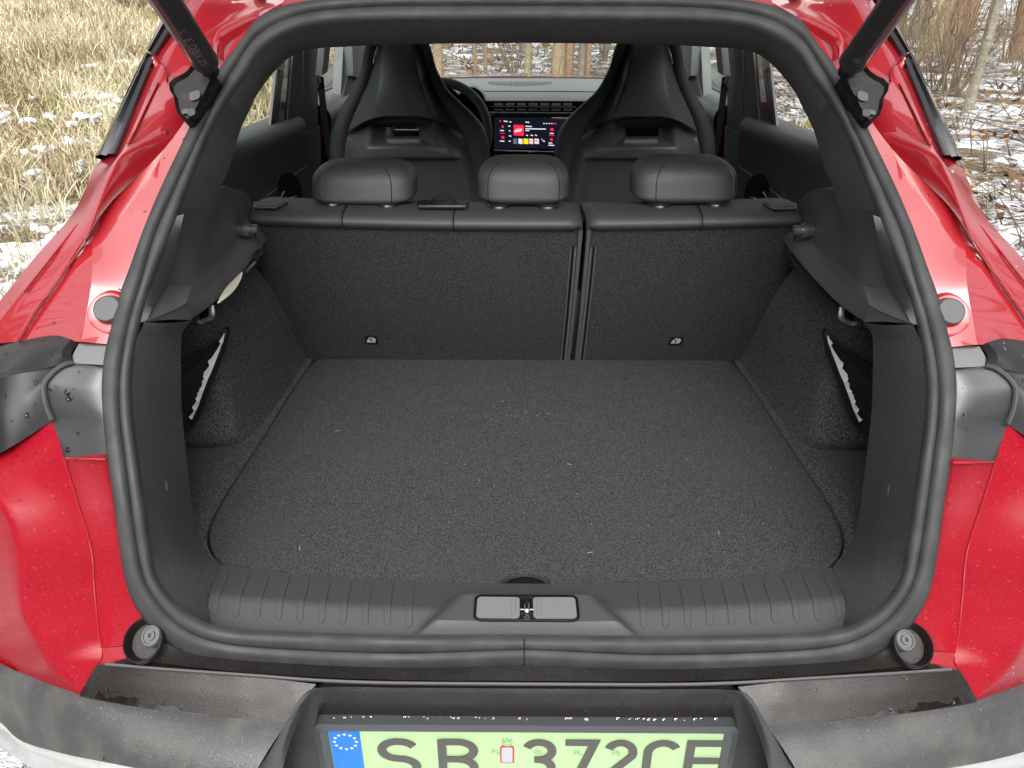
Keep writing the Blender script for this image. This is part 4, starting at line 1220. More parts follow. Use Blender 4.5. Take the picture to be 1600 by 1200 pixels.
for s in (1, -1):
    f_ = (lambda p: p) if s == 1 else mir
    root = empty('centre_pillar', (0, 0, 0), car)
    def q4(pts, name, m, x=-.648, th=.04, par=root):
        m_ = MB(); m_.prism([f_(U(a, b, x=x)) for a, b in pts], (-th*s, 0, 0)); return m_.build(name, m, par, smooth=False)
    q4(((459,72), (474,70), (472,212), (462,212), (448,206)), 'pillar_cover', M['door_plastic'])
    q4(((474.5,70), (508,66), (504,110), (497,130), (497,195), (480,208), (472.5,210)), 'pillar_cover', M['plastic'], -.645)
    q4(((460,212), (480,208), (500,196), (503,330), (482,330), (471,262)), 'pillar_base', M['door_plastic'], -.640)
    q4(((508,66), (517,66), (512,112), (503,118)), 'belt_guide_cover', M['door_plastic'], -.60, .02)
    # belt
    L_ = PL([(500,120,1.86),(504,160,1.85),(508,200,1.84),(514,235,1.83),(519,256,1.82)])
    m_ = MB(); m_.grid([[f_(p + np.array((-.010, 0, 0))) for p in L_], [f_(p + np.array((.010, .004, 0))) for p in L_]])
    belt = m_.build('seat_belt', M['belt'], root)
    m_ = MB(); m_.tube([f_(U(498, 116, y=1.86)), f_(U(501, 128, y=1.855)), f_(U(497, 140, y=1.86))], .010, 8, flat=.5); m_.build('belt_guide', M['plastic'], belt)
    # front door
    fd = empty('front_door', (0, 0, 0), car)
    m_ = MB(); rws = []
    for y in np.linspace(1.92, 2.95, 16):
        z = 1.082 - (y - 1.9)*.02
        rws.append([f_(np.array(q)) for q in ((-.70, y, z + .004), (-.66, y, z + .002), (-.625, y, z - .012), (-.615, y, z - .05), (-.63, y, z - .12), (-.62, y, z - .24), (-.60, y, z - .34), (-.64, y, .4))])
    m_.grid([catmull(r_, 3) for r_ in rws]); m_.build('door_trim', M['dash'], fd, angle=70)
    m_ = MB(); m_.add([f_(np.array(q)) for q in ((-.690, 1.96, 1.08), (-.690, 2.85, 1.06), (-.56, 2.35, 1.40), (-.58, 1.98, 1.42))], [(0, 1, 2, 3)]); m_.build('window_glass', M['glass'], fd, smooth=False)
    # windscreen pillar and mirror sail
    pr = empty('windscreen_pillar', (0, 0, 0), car)
    def q5(pts, name, m, x=-.62, th=.03):
        m_ = MB(); m_.prism([f_(U(a, b, x=x)) for a, b in pts], (-th*s, 0, 0)); m_.build(name, m, pr, smooth=False)
    q5(((537,62), (541,62), (538,150), (532,153)), 'pillar_rubber', M['dash'], -.64)
    q5(((541.5,62), (550,62), (551,112), (545,112)), 'pillar_frame', M['red'], -.635)
    q5(((550,62), (582,62), (575,100), (562,125), (552,118)), 'pillar_cover', M['door_plastic'], -.61)
    q5(((544,114), (552,112), (560,122), (558,152), (536,153)), 'mirror_sail', M['plastic'], -.63)
    # outside mirror
    c = U(512, 130, x=-.86)
    m_ = MB(); rws = []
    for i in range(9):
        th = math.pi*(i/8 - .5); rws.append([f_(c + np.array((.10*math.cos(th)*math.cos(2*math.pi*j/16), .06*math.sin(th), .085*math.cos(th)*math.sin(2*math.pi*j/16)))) for j in range(16)])
    m_.grid(rws, cv=True); m_.build('outside_mirror', M['plastic'], car, angle=80)

# ---- front seats
def front_seat(s):
    f_ = (lambda p: p) if s == 1 else mir
    root = empty('front_seat', (0, 0, 0), car)
    tag(root, 'dark sports front seat with hard shell back, ' + ('left' if s == 1 else 'right'))
    Y0 = 1.72
    ks = [(62,586,660),(72,588,657),(100,583,666),(125,575,672),(160,560,690),(180,551,703),(195,545,715),(212,540,726),(225,537,734),(250,536,744),(290,540,753),(345,548,762)]
    kp = np.array(ks, float)
    def sst(a, b, v):
        t = min(1, max(0, (v - a)/(b - a))); return t*t*(3 - 2*t)
    def depth(px_, py_, u):
        au = abs(u)
        d = .012*au**2 + .16*max(0, au - .62)**1.4
        pa = 181 + 26*au**3                                     # arched brow over the waist
        brow = (1 - sst(.80, 1.0, au))
        d -= .022*sst(70, 175, py_)*(1 - sst(.55, .95, au))*(1 if py_ <= pa else 0)
        if py_ > pa:
            d += brow*.050*sst(pa, pa + 5, py_)*(1 - sst(pa + 6, 232, py_)) - .022*brow*sst(pa, pa + 60, py_)
        # funnel of the slot
        fx = min(px_ - 575, 679 - px_); fy = min((py_ - 190)*2.6, (230 - py_)*1.5)
        e = min(fx, fy)
        if e > 0: d += .055*sst(0, 26, e)
        d += .030*sst(246, 251, py_)*(1 - sst(.60, .80, au))
        return d
    pys = np.concatenate((np.arange(62, 178, 4.0), np.arange(178, 256, 1.5), np.arange(257, 346, 8.0)))
    NC = 76
    rws, cen = [], []
    for py_ in pys:
        xl, xr = np.interp(py_, kp[:, 0], kp[:, 1]), np.interp(py_, kp[:, 0], kp[:, 2])
        rws.append([f_(U(xl + (xr - xl)*k/NC, py_, y=Y0 + depth(xl + (xr - xl)*k/NC, py_, -1 + 2*k/NC))) for k in range(NC + 1)])
        cen.append([xl + (xr - xl)*k/NC for k in range(NC + 1)])
    mb = MB(); mb.v = [tuple(p) for r_ in rws for p in r_]
    for i_ in range(len(pys) - 1):
        for k in range(NC):
            cx_, cy_ = (cen[i_][k] + cen[i_][k+1])/2, (pys[i_] + pys[i_+1])/2
            if 603 < cx_ < 655 and 199 < cy_ < 213: continue        # the slot goes right through
            a = i_*(NC + 1) + k
            mb.f.append((a, a + 1, a + NC + 2, a + NC + 1))
    mb.build('seat_shell', M['shell'], root, angle=50)
    for pts, r0, r1 in (([(583,66,1.75),(577,80,1.76),(574,100,1.77),(566,130,1.775),(556,152,1.78),(545,172,1.78),(534,200,1.78),(528,235,1.78),(529,290,1.78)], .016, .026),
                ([(660,66,1.75),(666,80,1.76),(671,100,1.77),(682,130,1.775),(694,152,1.78),(712,172,1.78),(732,195,1.78),(742,212,1.78),(747,240,1.78),(749,290,1.78)], .016, .036)):
        P = resample(PL(pts), 34)
        m2 = MB(); m2.tube([f_(p) for p in P], [r0 + (r1 - r0)*min(1, max(0, (k - 6)/16)) for k in range(34)], 16); m2.build('side_bolster', M['seat_leather'], root, angle=80)
    # padded head section ahead of the shell
    m3 = MB(); rws = []
    for p, w in ((U(623, 74, y=1.81), .060), (U(623, 105, y=1.82), .080), (U(625, 150, y=1.83), .105), (U(627, 184, y=1.84), .11)):
        rws.append([f_(p + np.array((w*math.cos(2*math.pi*j/20), .045*math.sin(2*math.pi*j/20), 0))) for j in range(20)])
    m3.grid(rws, cv=True); m3.add(rws[0], [tuple(range(20))]); m3.build('head_cushion', M['seat_leather'], root, angle=60)
front_seat(1); front_seat(-1)

# ---- dashboard
D = {}
db = empty('dashboard', (0, 0, 0), car)
tag(db, 'pale grey dashboard seen between the front seats')
def drow(py, y, n=30, x0=-.66, x1=.66):
    c = U(822, py, y=y); return [np.array((x, y - .10*(x/.66)**2*0, c[2] - .02*(abs(x)/.66)**3)) for x in np.linspace(x0, x1, n)]
mb = MB(); mb.grid([drow(122, 3.0), drow(125.5, 2.86), drow(136, 2.68), drow(142, 2.60)]); mb.build('dash_top', M['dash'], db, angle=50)
mb = MB(); mb.grid([drow(142.6, 2.597), drow(143.6, 2.585)]); mb.build('dash_seam', M['black'], db)
mb = MB(); mb.grid([drow(143.8, 2.583), drow(150, 2.50), drow(156, 2.43), drow(157.5, 2.42), drow(158.6, 2.425)]); mb.build('dash_front', M['dash'], db, angle=50)
mb = MB(); mb.grid([drow(120, 3.0), drow(122.6, 2.99), drow(123.4, 2.96)]); mb.build('windscreen_edge', M['black'], db)
mb = MB(); mb.grid([drow(158.4, 2.44), drow(168, 2.45), drow(176, 2.43), drow(182, 2.41), drow(205, 2.44), drow(240, 2.46), drow(262, 2.40), drow(300, 2.3)]); mb.build('dash_face', M['black'], db, angle=40)
for py in (167, 176.5):
    m_ = M['steel'] if py > 170 else M['plastic']
    mb = MB(); q = [U(p, py + .4*((p - 820)/60), y=2.405) for p in np.linspace(766, 900, 8)]; mb.tube(q, .0030 if py > 170 else .002, 6); mb.build('vent_trim', m_, db)
for k in range(7):
    a = 772 + 18*k
    mb = MB(); mb.prism([U(a, 161, y=2.415), U(a + 14, 161, y=2.415), U(a + 14, 165, y=2.41), U(a, 165, y=2.41)], (0, .004, 0)); mb.build('vent_slat', M['plastic'], db, smooth=False)
    mb = MB(); mb.prism([U(a, 169, y=2.415), U(a + 14, 169, y=2.415), U(a + 14, 173, y=2.41), U(a, 173, y=2.41)], (0, .004, 0)); mb.build('vent_slat', M['plastic'], db, smooth=False)
# speaker / defroster grille on top
for k in range(34):
    a = 764 + 97*k/33; h = 3.0*math.sin(math.pi*(k + 2)/37)**.5
    z0 = lambda p, q: U(p, q, y=2.86 - (q - 125.5)*(.18/10.5))
    p = z0(a, 128.6); q = z0(a, 129.2 + 1.9*h*.9)
    mb = MB() if k == 0 else mb
    mb.tube([p + np.array((0, 0, .002)), q + np.array((0, 0, .002))], .0022, 4)
mb.build('defroster_grille', M['plastic'], db, smooth=False, kind='stuff')
# screen
SY = 2.395
def scr(px0, py0, px1, py1, y, name, m, par, th=.002):
    mb = MB(); mb.prism([U(px0, py0, y=y), U(px1, py0 + .6, y=y), U(px1, py1 + .6, y=y), U(px0, py1, y=y)], (0, th, 0)); return mb.build(name, m, par, smooth=False)
sc_ = scr(772, 184, 892, 232, SY, 'touch_screen', mat('screen_dark', (.004, .005, .010), .15, emit=((.006, .007, .014), .6)), db, .012)
W1 = screen_mat('screen_white', (.75, .78, .85), .55); R1 = screen_mat('screen_red', (.80, .02, .06), .65); Y1 = screen_mat('screen_yellow', (.85, .65, .0), .7); B1 = screen_mat('screen_blue', (.07, .11, .16), .8); P1 = screen_mat('screen_pale', (.72, .62, .66), .6); G1 = screen_mat('screen_grey', (.25, .26, .32), .6)
y_ = SY - .0012
def tile(a, b, c_, d_, m, name='screen_tile'): return scr(a, b, c_, d_, y_, name, m, sc_, .001)
tile(802.5, 195, 818.5, 211.5, R1)
for P in ([(804,205),(807,202),(806,206),(810,201),(811,205)], [(811,205),(813,201),(816,202),(813,204)], [(804,206),(809,205.4),(815,204)]):
    q = [U(a, b, y=y_ - .001) for a, b in P]; mb = MB(); mb.tube(q, .0016, 5); mb.build('screen_script', W1, sc_)
for a, c_, m in ((802,808,B1),(810,816.5,P1),(818,825.5,Y1),(827,833,P1),(835,842,P1)): tile(a, 216.5, c_, 224.5, m)
tile(828, 219, 832, 221, R1); tile(836, 218.5, 840.5, 221.5, R1)
for (a, b, w_) in ((821,196.5,10),(821,200.4,32),(821,203,6),(821,190,6),(822,210.5,3),(829,210.5,4),(836,210.5,3),(794,196,3.2),(795,203.5,2.5),(795,211.5,4),(795,219.5,3),(848,219.5,3.5),(846,217,1.5),(787,188.5,6),(796,189.5,3),(849,192,2),(853,192,2),(857,192,2),(861,192,2),(781.5,203,6),(781,219.5,7),(859,207.5,6),(857,226,9),(857,222.5,6)):
    tile(a, b, a + w_, b + 1.5, W1, 'screen_text')
for (a, b, w_, h_) in ((784,196,3,3.4),(781,207.6,7.5,.9),(783.5,212.5,4.5,4),(780,188,3,1.5),(860,200,5,4),(858,211,8,.9),(859.5,216,4,4),(864,192,5,1.6)):
    tile(a, b, a + w_, b + h_, R1, 'screen_icon')
mb = MB(); q = [U(772, 235, y=2.39), U(790, 235.5, y=2.388), U(890, 238.5, y=2.388)]; mb.tube(q, .0030, 6); mb.build('screen_trim', M['steel'], db)
mb = MB(); q = [U(862, 184.5, y=2.38), U(900, 185.5, y=2.38)]; mb.tube(q, .0030, 6); mb.build('screen_trim', M['light_plastic'], db)
for a, col in ((795, (1, .98, .95)), (808, (1, .35, .08)), (828, (1, .98, .95))):
    c = U(a, 244, y=2.36); mb = MB(); mb.tube([c, c + np.array((0, .004, 0))], .0042, 10); mb.build('indicator_light', mat('indicator', col, .4, emit=(col, 1.6)), db)
mb = MB(); c = U(773, 245, y=2.34); mb.tube([c + np.array((0, 0, -.02)), c + np.array((0, 0, .006))], .012, 14); mb.build('selector_knob', M['gloss_black'], db)
# instrument binnacle
for cx in (700, 738):
    c = U(cx, 157, y=2.42); mb = MB(); rws = []
    for (r_, y) in ((.048, .06), (.052, .02), (.054, -.05), (.051, -.058), (.046, -.045), (.042, .04)):
        rws.append([c + np.array((r_*math.cos(2*math.pi*j/30), y, r_*1.05*math.sin(2*math.pi*j/30))) for j in range(30)])
    mb.grid(rws, cv=True); ib = mb.build('instrument_hood', M['gloss_black'], db, angle=60)
    mb = MB(); mb.add([c + np.array((.043*math.cos(2*math.pi*j/30), .03, .045*math.sin(2*math.pi*j/30))) for j in range(30)], [tuple(range(30))]); mb.build('instrument_face', M['black'], ib)
    mb = MB(); mb.tube([c + np.array((.030*math.cos(R(t)), .027, .030*math.sin(R(t)))) for t in range(-20, 200, 12)], .0012, 5); mb.build('instrument_scale', M['grey_print'], ib)
# steering wheel
sw = empty('steering_wheel', (0, 0, 0), car)
c = U(686, 206, y=2.14); e1 = np.array((1., 0, 0)); e2 = np.array((0, .42, .907)); en = np.cross(e1, e2)
mb = MB(); mb.tube([c + .172*(e1*math.cos(2*math.pi*k/60) + e2*math.sin(2*math.pi*k/60)) for k in range(60)], .0165, 12, closed=True); mb.build('rim', M['seat_leather'], sw, angle=80)
mb = MB(); mb.prism([c + e1*a + e2*b for a, b in ((-.07, .05), (.07, .05), (.085, 0), (.05, -.07), (-.05, -.07), (-.085, 0))], -en*.04); mb.build('hub', M['gloss_black'], sw, smooth=False, bevel=.01)
for a, b in ((.15, .0), (-.15, 0), (0, -.15)):
    mb = MB(); mb.tube([c + e1*a*.4 + e2*b*.4, c + e1*a*1.1 + e2*b*1.1], .014, 10, flat=.6); mb.build('spoke', M['gloss_black'], sw)
c2 = U(755, 188, y=2.22); mb = MB(); mb.tube([c2, U(762, 191, y=2.24)], .006, 8); mb.build('column_stalk', M['steel'], sw)

# ---- roof, windscreen, rear window frame, body sides, underbody, wheels: what encloses the cabin
mb = MB(); rws = []
for y, zc, hw in ((.66, 1.470, .58), (.80, 1.482, .64), (1.0, 1.50, .62), (1.5, 1.515, .60), (2.0, 1.485, .575), (2.25, 1.43, .55)):
    rws.append([np.array((x*hw, y + .02*abs(x)**2*(1 if y < .7 else 0), zc - .03*abs(x)**3*(1 if y > .9 else .6))) for x in np.linspace(-1, 1, 21)])
mb.grid([catmull(r_, 1) for r_ in rws]); mb.build('roof', M['red'], car, angle=80)
mb = MB(); rws = []
for y, zc, hw in ((.90, 1.385, .60), (1.2, 1.40, .60), (1.8, 1.39, .60), (2.24, 1.37, .575)):
    rws.append([np.array((x*hw, y, zc - .03*abs(x)**3)) for x in np.linspace(-1, 1, 15)])
mb.grid(rws); mb.build('roof_lining', M['headliner'], car)
mb = MB(); mb.add([(-.54, 2.26, 1.41), (.54, 2.26, 1.41), (.66, 3.0, 1.035), (-.66, 3.0, 1.035)], [(0, 1, 2, 3)]); mb.build('windscreen', M['glass'], car, smooth=False)
# body side below the glass, cant rail above it
side = MB()
rws = []
for y, hw, zt_ in ((.42, .842, .955), (.52, .862, .985), (.8, .885, 1.03), (1.4, .885, 1.055), (2.2, .885, 1.05), (3.0, .87, 1.02), (3.6, .83, .90), (4.0, .72, .78), (4.1, .5, .72)):
    rws.append([np.array(q) for q in ((-hw + .17, y, zt_ + .03), (-hw + .09, y, zt_ + .005), (-hw + .03, y, zt_ - .05), (-hw, y, zt_ - .14), (-hw + .01, y, .62), (-hw + .02, y, .48), (-hw + .06, y, .30), (-hw + .25, y, .22))])
cols_ = [catmull(list(c_), 3) for c_ in zip(*rws)]
rws2 = [catmull(list(r_), 3) for r_ in zip(*cols_)]
side.grid([r_ for r_ in rws2])
both(side, 'body_side', M['red'], angle=60)
for s in (1, -1):
    f_ = (lambda p: p) if s == 1 else mir
    m_ = MB(); m_.loft([[f_(np.array(q)) for q in ((-.57, .70, 1.41), (-.60, 1.1, 1.44), (-.60, 1.6, 1.45), (-.575, 2.05, 1.42), (-.55, 2.27, 1.40), (-.62, 2.65, 1.22), (-.68, 3.0, 1.04))], [f_(np.array(q)) for q in ((-.60, .74, 1.36), (-.635, 1.1, 1.385), (-.635, 1.6, 1.395), (-.61, 2.05, 1.37), (-.585, 2.25, 1.345), (-.65, 2.63, 1.18), (-.71, 2.95, 1.03))]], n=40); m_.build('cant_rail', M['red'], car)
    # closing panel of the rear quarter between boot trim and outer skin
    m_ = MB(); m_.loft([[f_(np.array(q)) for q in ((-.62, .72, 1.25), (-.66, .70, 1.12), (-.69, .62, 1.0), (-.69, .5, .8), (-.69, .5, .4))], [f_(np.array(q)) for q in ((-.66, .90, 1.25), (-.69, .95, 1.12), (-.69, .95, 1.0), (-.69, 1.0, .8), (-.69, 1.0, .4))]], n=16); m_.build('quarter_inner', M['plastic'], car)
mb = MB(); mb.loft([[np.array((x, 3.02, 1.04 - .03*(x/.7)**2)) for x in np.linspace(-.72, .72, 11)], [np.array((x, 3.6, .99 - .05*(x/.7)**2)) for x in np.linspace(-.72, .72, 11)], [np.array((x, 4.05, .80 - .06*(x/.7)**2)) for x in np.linspace(-.66, .66, 11)], [np.array((x, 4.16, .5)) for x in np.linspace(-.62, .62, 11)], [np.array((x, 4.1, .25)) for x in np.linspace(-.6, .6, 11)]], n=24, cross=4); mb.build('bonnet', M['red'], car, angle=80)
mb = MB(); mb.box((0, 2.1, .30), (1.36, 3.8, .04)); mb.build('underbody', M['black'], car, smooth=False)
mb = MB(); mb.box((0, 1.2, .50), (1.3, .9, .12)); mb.build('rear_bench_base', M['seat_leather'], car, smooth=False)
for yy in (.78, 3.34):
    for s in (1, -1):
        f_ = lambda x, y, z: np.array((s*x, y, z))
        w_ = empty('wheel', (0, 0, 0), car)
        mb = MB(); ringw = lambda r_, x: [f_(-x, yy + r_*math.cos(2*math.pi*j/40), .335 + r_*math.sin(2*math.pi*j/40)) for j in range(40)]
        mb.grid([ringw(.22, .885), ringw(.30, .893), ringw(.33, .88), ringw(.335, .84), ringw(.335, .72), ringw(.32, .68)], cv=True); mb.build('tyre', M['tyre'], w_)
        mb = MB(); mb.grid([ringw(.225, .885), ringw(.21, .87), ringw(.19, .84)], cv=True)
        for k in range(5):
            a = 2*math.pi*k/5; mb.tube([f_(-.865, yy, .335), f_(-.875, yy + .2*math.cos(a), .335 + .2*math.sin(a))], [.04, .03], 8, flat=.5)
        mb.build('rim', M['steel'], w_, angle=40)
        mb = MB(); mb.tube([f_(-.892, yy + .36*math.cos(R(t)), .335 + .36*math.sin(R(t))) for t in range(-10, 191, 8)], .028, 8); mb.build('arch_lip', M['bumper'], w_)

# ---- raised tailgate (hinged at the roof edge, above the picture)
hp = np.array((0, .60, 1.47)); ang = R(44)
dv = np.array((0, -math.cos(ang), math.sin(ang))); nv = np.array((0, math.sin(ang), math.cos(ang)))
def tg(x, l, h): return np.array((x, 0, 0)) + hp + dv*l + nv*h
tgr = empty('tailgate', (0, 0, 0), car)
def tgw(l): return .50 + .10*math.sin(min(1, l/.6)*math.pi/2)
for name, seq, m_ in (('tailgate_skin', ((0, .03), (.3, .06), (.55, .06), (.8, .10), (1.0, .03)), M['red']),):
    pass
mb = MB()
mb.grid([[tg(x*tgw(l), l, h) for x in np.linspace(-1, 1, 9)] for l, h in ((.52, .02), (.56, .07), (.75, .10), (.95, .06), (1.0, .0))]); mb.build('tailgate_skin', M['red'], tgr, angle=60)
mb = MB(); mb.grid([[tg(x*tgw(l)*.98, l, h) for x in np.linspace(-1, 1, 9)] for l, h in ((.52, .0), (.75, -.02), (.98, -.005))]); mb.build('tailgate_lining', M['plastic'], tgr, angle=60)
for s in (1, -1):
    mb = MB(); mb.grid([[tg(s*tgw(l)*1.0, l, .03), tg(s*tgw(l)*1.0, l, -.02), tg(s*(tgw(l) - .07), l, -.02), tg(s*(tgw(l) - .07), l, .03)] for l in np.linspace(0, .53, 8)], cv=True); mb.build('tailgate_side', M['red'], tgr, angle=30)
mb = MB(); mb.grid([[tg(x*tgw(l), l, h) for x in np.linspace(-1, 1, 5)] for l, h in ((0, .03), (.05, .04), (.07, .01), (.0, -.01))]); mb.build('tailgate_top', M['red'], tgr)
mb = MB(); mb.grid([[tg(x*(tgw(l) - .06), l, .02) for x in (-1, 1)] for l in (.06, .53)]); mb.build('tailgate_glass', M['glass'], tgr, smooth=False)
for s in (1, -1):
    mb = MB(); a_ = np.array((s*.40, .63, 1.43)); mb.tube([a_, np.array((s*.40, .60, 1.46)), tg(s*.40, .05, .0)], .012, 8); mb.build('hinge', M['red'], tgr)
mb = MB(); rws = [[np.array((x, y, z)) for x in np.linspace(-.36, .36, 15)] for y, z in ((.66, 1.465), (.63, 1.44), (.615, 1.42), (.60, 1.412), (.585, 1.40))]; mb.grid(rws); mb.build('roof_gutter', M['red'], car)

# ---- rain drops on the painted panels
vd, fd_ = [], []
rr = random.Random(21)
NA_, NB_ = 8, 3
for mbx, dens, size in WET:
    V = np.array(mbx.v)
    for mirror in (0, 1):
        for q in mbx.f:
            P = V[list(q)]
            if len(P) != 4: continue
            e, g_ = P[1] - P[0], P[3] - P[0]
            nrm = np.cross(e, g_); ar = np.linalg.norm(nrm)
            if ar < 1e-9: continue
            nrm = nrm/ar
            if nrm @ (CAM - P[0]) < 0: nrm = -nrm
            k = ar*dens; k = int(k) + (rr.random() < k - int(k))
            for _ in range(k):
                a, b = rr.random(), rr.random()
                p = (P[0]*(1-a) + P[1]*a)*(1-b) + (P[3]*(1-a) + P[2]*a)*b
                r_ = size*(.35 + .9*rr.random()**2.2)
                t1 = np.cross(nrm, (rr.random()-.5, rr.random()-.5, 1.0)); t1 /= np.linalg.norm(t1); t2 = np.cross(nrm, t1)
                el = 1 + .5*rr.random()
                o = len(vd)
                for i in range(NB_):
                    th = math.pi/2*i/NB_
                    for j in range(NA_):
                        w = p + r_*math.cos(th)*(math.cos(2*math.pi*j/NA_)*t1 + el*math.sin(2*math.pi*j/NA_)*t2) + nrm*r_*.62*math.sin(th)
                        vd.append((-w[0], w[1], w[2]) if mirror else tuple(w))
                w = p + nrm*r_*.62; vd.append((-w[0], w[1], w[2]) if mirror else tuple(w))
                for i in range(NB_ - 1):
                    for j in range(NA_): fd_.append((o+i*NA_+j, o+i*NA_+(j+1) % NA_, o+(i+1)*NA_+(j+1) % NA_, o+(i+1)*NA_+j))
                for j in range(NA_): fd_.append((o+(NB_-1)*NA_+j, o+(NB_-1)*NA_+(j+1) % NA_, o+NB_*NA_))
mb = MB(); mb.v, mb.f = vd, fd_
mb.build('rain_drops', M['water'], car, angle=180, kind='stuff')
# beads hanging on the plate frame
mb = MB()
for k in range(40):
    x = rr.uniform(-.25, .25); r_ = rr.uniform(.0007, .0019)
    mb.join(blob(np.array((x, .012, PZ0 + .0155 + rr.random()*.004)), r_, r_*.8, -r_*.8, (1, 0, 0), (0, .5, 1), 8, 3))
mb.build('water_beads', M['water'], pl, kind='stuff')
# ================================================================== ground and woodland
gm = bpy.data.materials.new('ground'); gm.use_nodes = True
n = gm.node_tree; p = n.nodes['Principled BSDF']; p.inputs['Roughness'].default_value = 0.9; p.inputs['Specular IOR Level'].default_value = 0.2
tc = n.nodes.new('ShaderNodeTexCoord')
def noise(sc, det=5, rough=.6):
    t = n.nodes.new('ShaderNodeTexNoise'); t.inputs['Scale'].default_value = sc; t.inputs['Detail'].default_value = det; t.inputs['Roughness'].default_value = rough
    n.links.new(tc.outputs['Object'], t.inputs['Vector']); return t.outputs['Fac']
def mathn(op, a, b):
    t = n.nodes.new('ShaderNodeMath'); t.operation = op
    for i, v in enumerate((a, b)):
        if isinstance(v, (int, float)): t.inputs[i].default_value = v
        else: n.links.new(v, t.inputs[i])
    return t.outputs[0]
def rng_(v, a, b, c=0, d=1):
    t = n.nodes.new('ShaderNodeMapRange'); n.links.new(v, t.inputs[0])
    for i, q in enumerate((a, b, c, d)): t.inputs[1 + i].default_value = q
    return t.outputs[0]
def mix(f, a, b):
    t = n.nodes.new('ShaderNodeMix'); t.data_type = 'RGBA'
    n.links.new(f, t.inputs[0])
    for i, v in ((6, a), (7, b)):
        if isinstance(v, tuple): t.inputs[i].default_value = (*v, 1)
        else: n.links.new(v, t.inputs[i])
    return t.outputs[2]
sep = n.nodes.new('ShaderNodeSeparateXYZ'); n.links.new(tc.outputs['Object'], sep.inputs[0])
wood = rng_(mathn('ADD', sep.outputs['X'], mathn('MULTIPLY', noise(.35, 3), 5.0)), -6.8, -2.6)    # 0 open field .. 1 woodland floor
soil = mix(rng_(noise(7, 6), .4, .65), (.17, .12, .07), (.34, .26, .14))
soil = mix(rng_(noise(45, 4), .45, .7), soil, (.10, .065, .035))
snowmask = mathn('ADD', mathn('ADD', noise(1.1, 4), mathn('MULTIPLY', noise(9, 6, .75), .9)), mathn('MULTIPLY', noise(48, 4, .7), .55))
fieldthr = rng_(snowmask, 1.36, 1.42); woodthr = rng_(snowmask, 1.13, 1.24)
sm_ = n.nodes.new('ShaderNodeMix'); sm_.data_type = 'FLOAT'
n.links.new(wood, sm_.inputs[0]); n.links.new(fieldthr, sm_.inputs[2]); n.links.new(woodthr, sm_.inputs[3])
col = mix(sm_.outputs[0], soil, (.80, .82, .85))
n.links.new(col, p.inputs['Base Color'])
b = n.nodes.new('ShaderNodeBump'); b.inputs['Distance'].default_value = .06
n.links.new(mathn('ADD', noise(30, 5), sm_.outputs[0]), b.inputs['Height']); n.links.new(b.outputs[0], p.inputs['Normal'])
mb = MB()
gx = np.concatenate((np.linspace(-400, -60, 8), np.linspace(-50, 50, 60), np.linspace(60, 400, 8))); gy = np.concatenate((np.linspace(-300, -40, 6), np.linspace(-30, 60, 60), np.linspace(80, 500, 8)))
def gz(x, y):
    return .10*math.sin(x*.33 + 1)*math.sin(y*.27) + .04*math.sin(x*1.1 + y*.8) if (abs(x) > 2.6 or y > 6 or y < -3) else 0.0
mb.grid([[np.array((x, y, gz(x, y)*min(1, max(0, (math.hypot(x, y - 1.5) - 4)/6)))) for x in gx] for y in gy])
g = mb.build('ground', gm, None, angle=180); tag(g, kind='structure')

def tint_mat(name, stops, rough=.85, transl=0.0):
    m = bpy.data.materials.new(name); m.use_nodes = True
    n = m.node_tree; p = n.nodes['Principled BSDF']; p.inputs['Roughness'].default_value = rough; p.inputs['Specular IOR Level'].default_value = .2
    a = n.nodes.new('ShaderNodeAttribute'); a.attribute_name = 'tint'
    r = n.nodes.new('ShaderNodeValToRGB'); n.links.new(a.outputs['Fac'], r.inputs[0])
    e = r.color_ramp.elements
    e[0].position, e[0].color = stops[0][0], (*stops[0][1], 1); e[1].position, e[1].color = stops[-1][0], (*stops[-1][1], 1)
    for s_, c_ in stops[1:-1]:
        q = e.new(s_); q.color = (*c_, 1)
    n.links.new(r.outputs[0], p.inputs['Base Color'])
    return m

def blades(name, xy, h, lean, width, tint, m, segs=3):
    """many bent blades as one mesh; xy (n,2)"""
    N = len(xy)
    az = rng.uniform(0, 2*math.pi, N); la = rng.uniform(0, 2*math.pi, N) ; ll = rng.normal(lean, lean*.6, N).clip(0.02, 1.6)
    k = segs + 1
    t = np.linspace(0, 1, k)
    wv = np.stack((np.cos(az), np.sin(az)), 1)
    lv = np.stack((np.cos(la), np.sin(la)), 1)
    V = np.zeros((N, k*2 - 1, 3), np.float32)
    for i, tt in enumerate(t):
        cen = xy + lv * (h*ll*(tt**1.8))[:, None]
        z = h*tt*(1 - .28*ll*tt)
        if i < k - 1:
            w = (width*(1 - .55*tt))[:, None]/2
            V[:, 2*i, :2] = cen - wv*w; V[:, 2*i, 2] = z
            V[:, 2*i+1, :2] = cen + wv*w; V[:, 2*i+1, 2] = z
        else:
            V[:, 2*i, :2] = cen; V[:, 2*i, 2] = z
    base = np.arange(N)[:, None]*(k*2 - 1)
    F = []
    for i in range(k - 1):
        if i < k - 2:
            F += [(2*i, 2*i+1, 2*i+3), (2*i, 2*i+3, 2*i+2)]
        else: F += [(2*i, 2*i+1, 2*i+2)]
    F = (base[:, None, :] + np.array(F)[None, :, :]).reshape(-1, 3)
    tt_ = np.repeat(tint, k*2 - 1)
    return fast_mesh(name, V.reshape(-1, 3), F, m, attr=tt_)

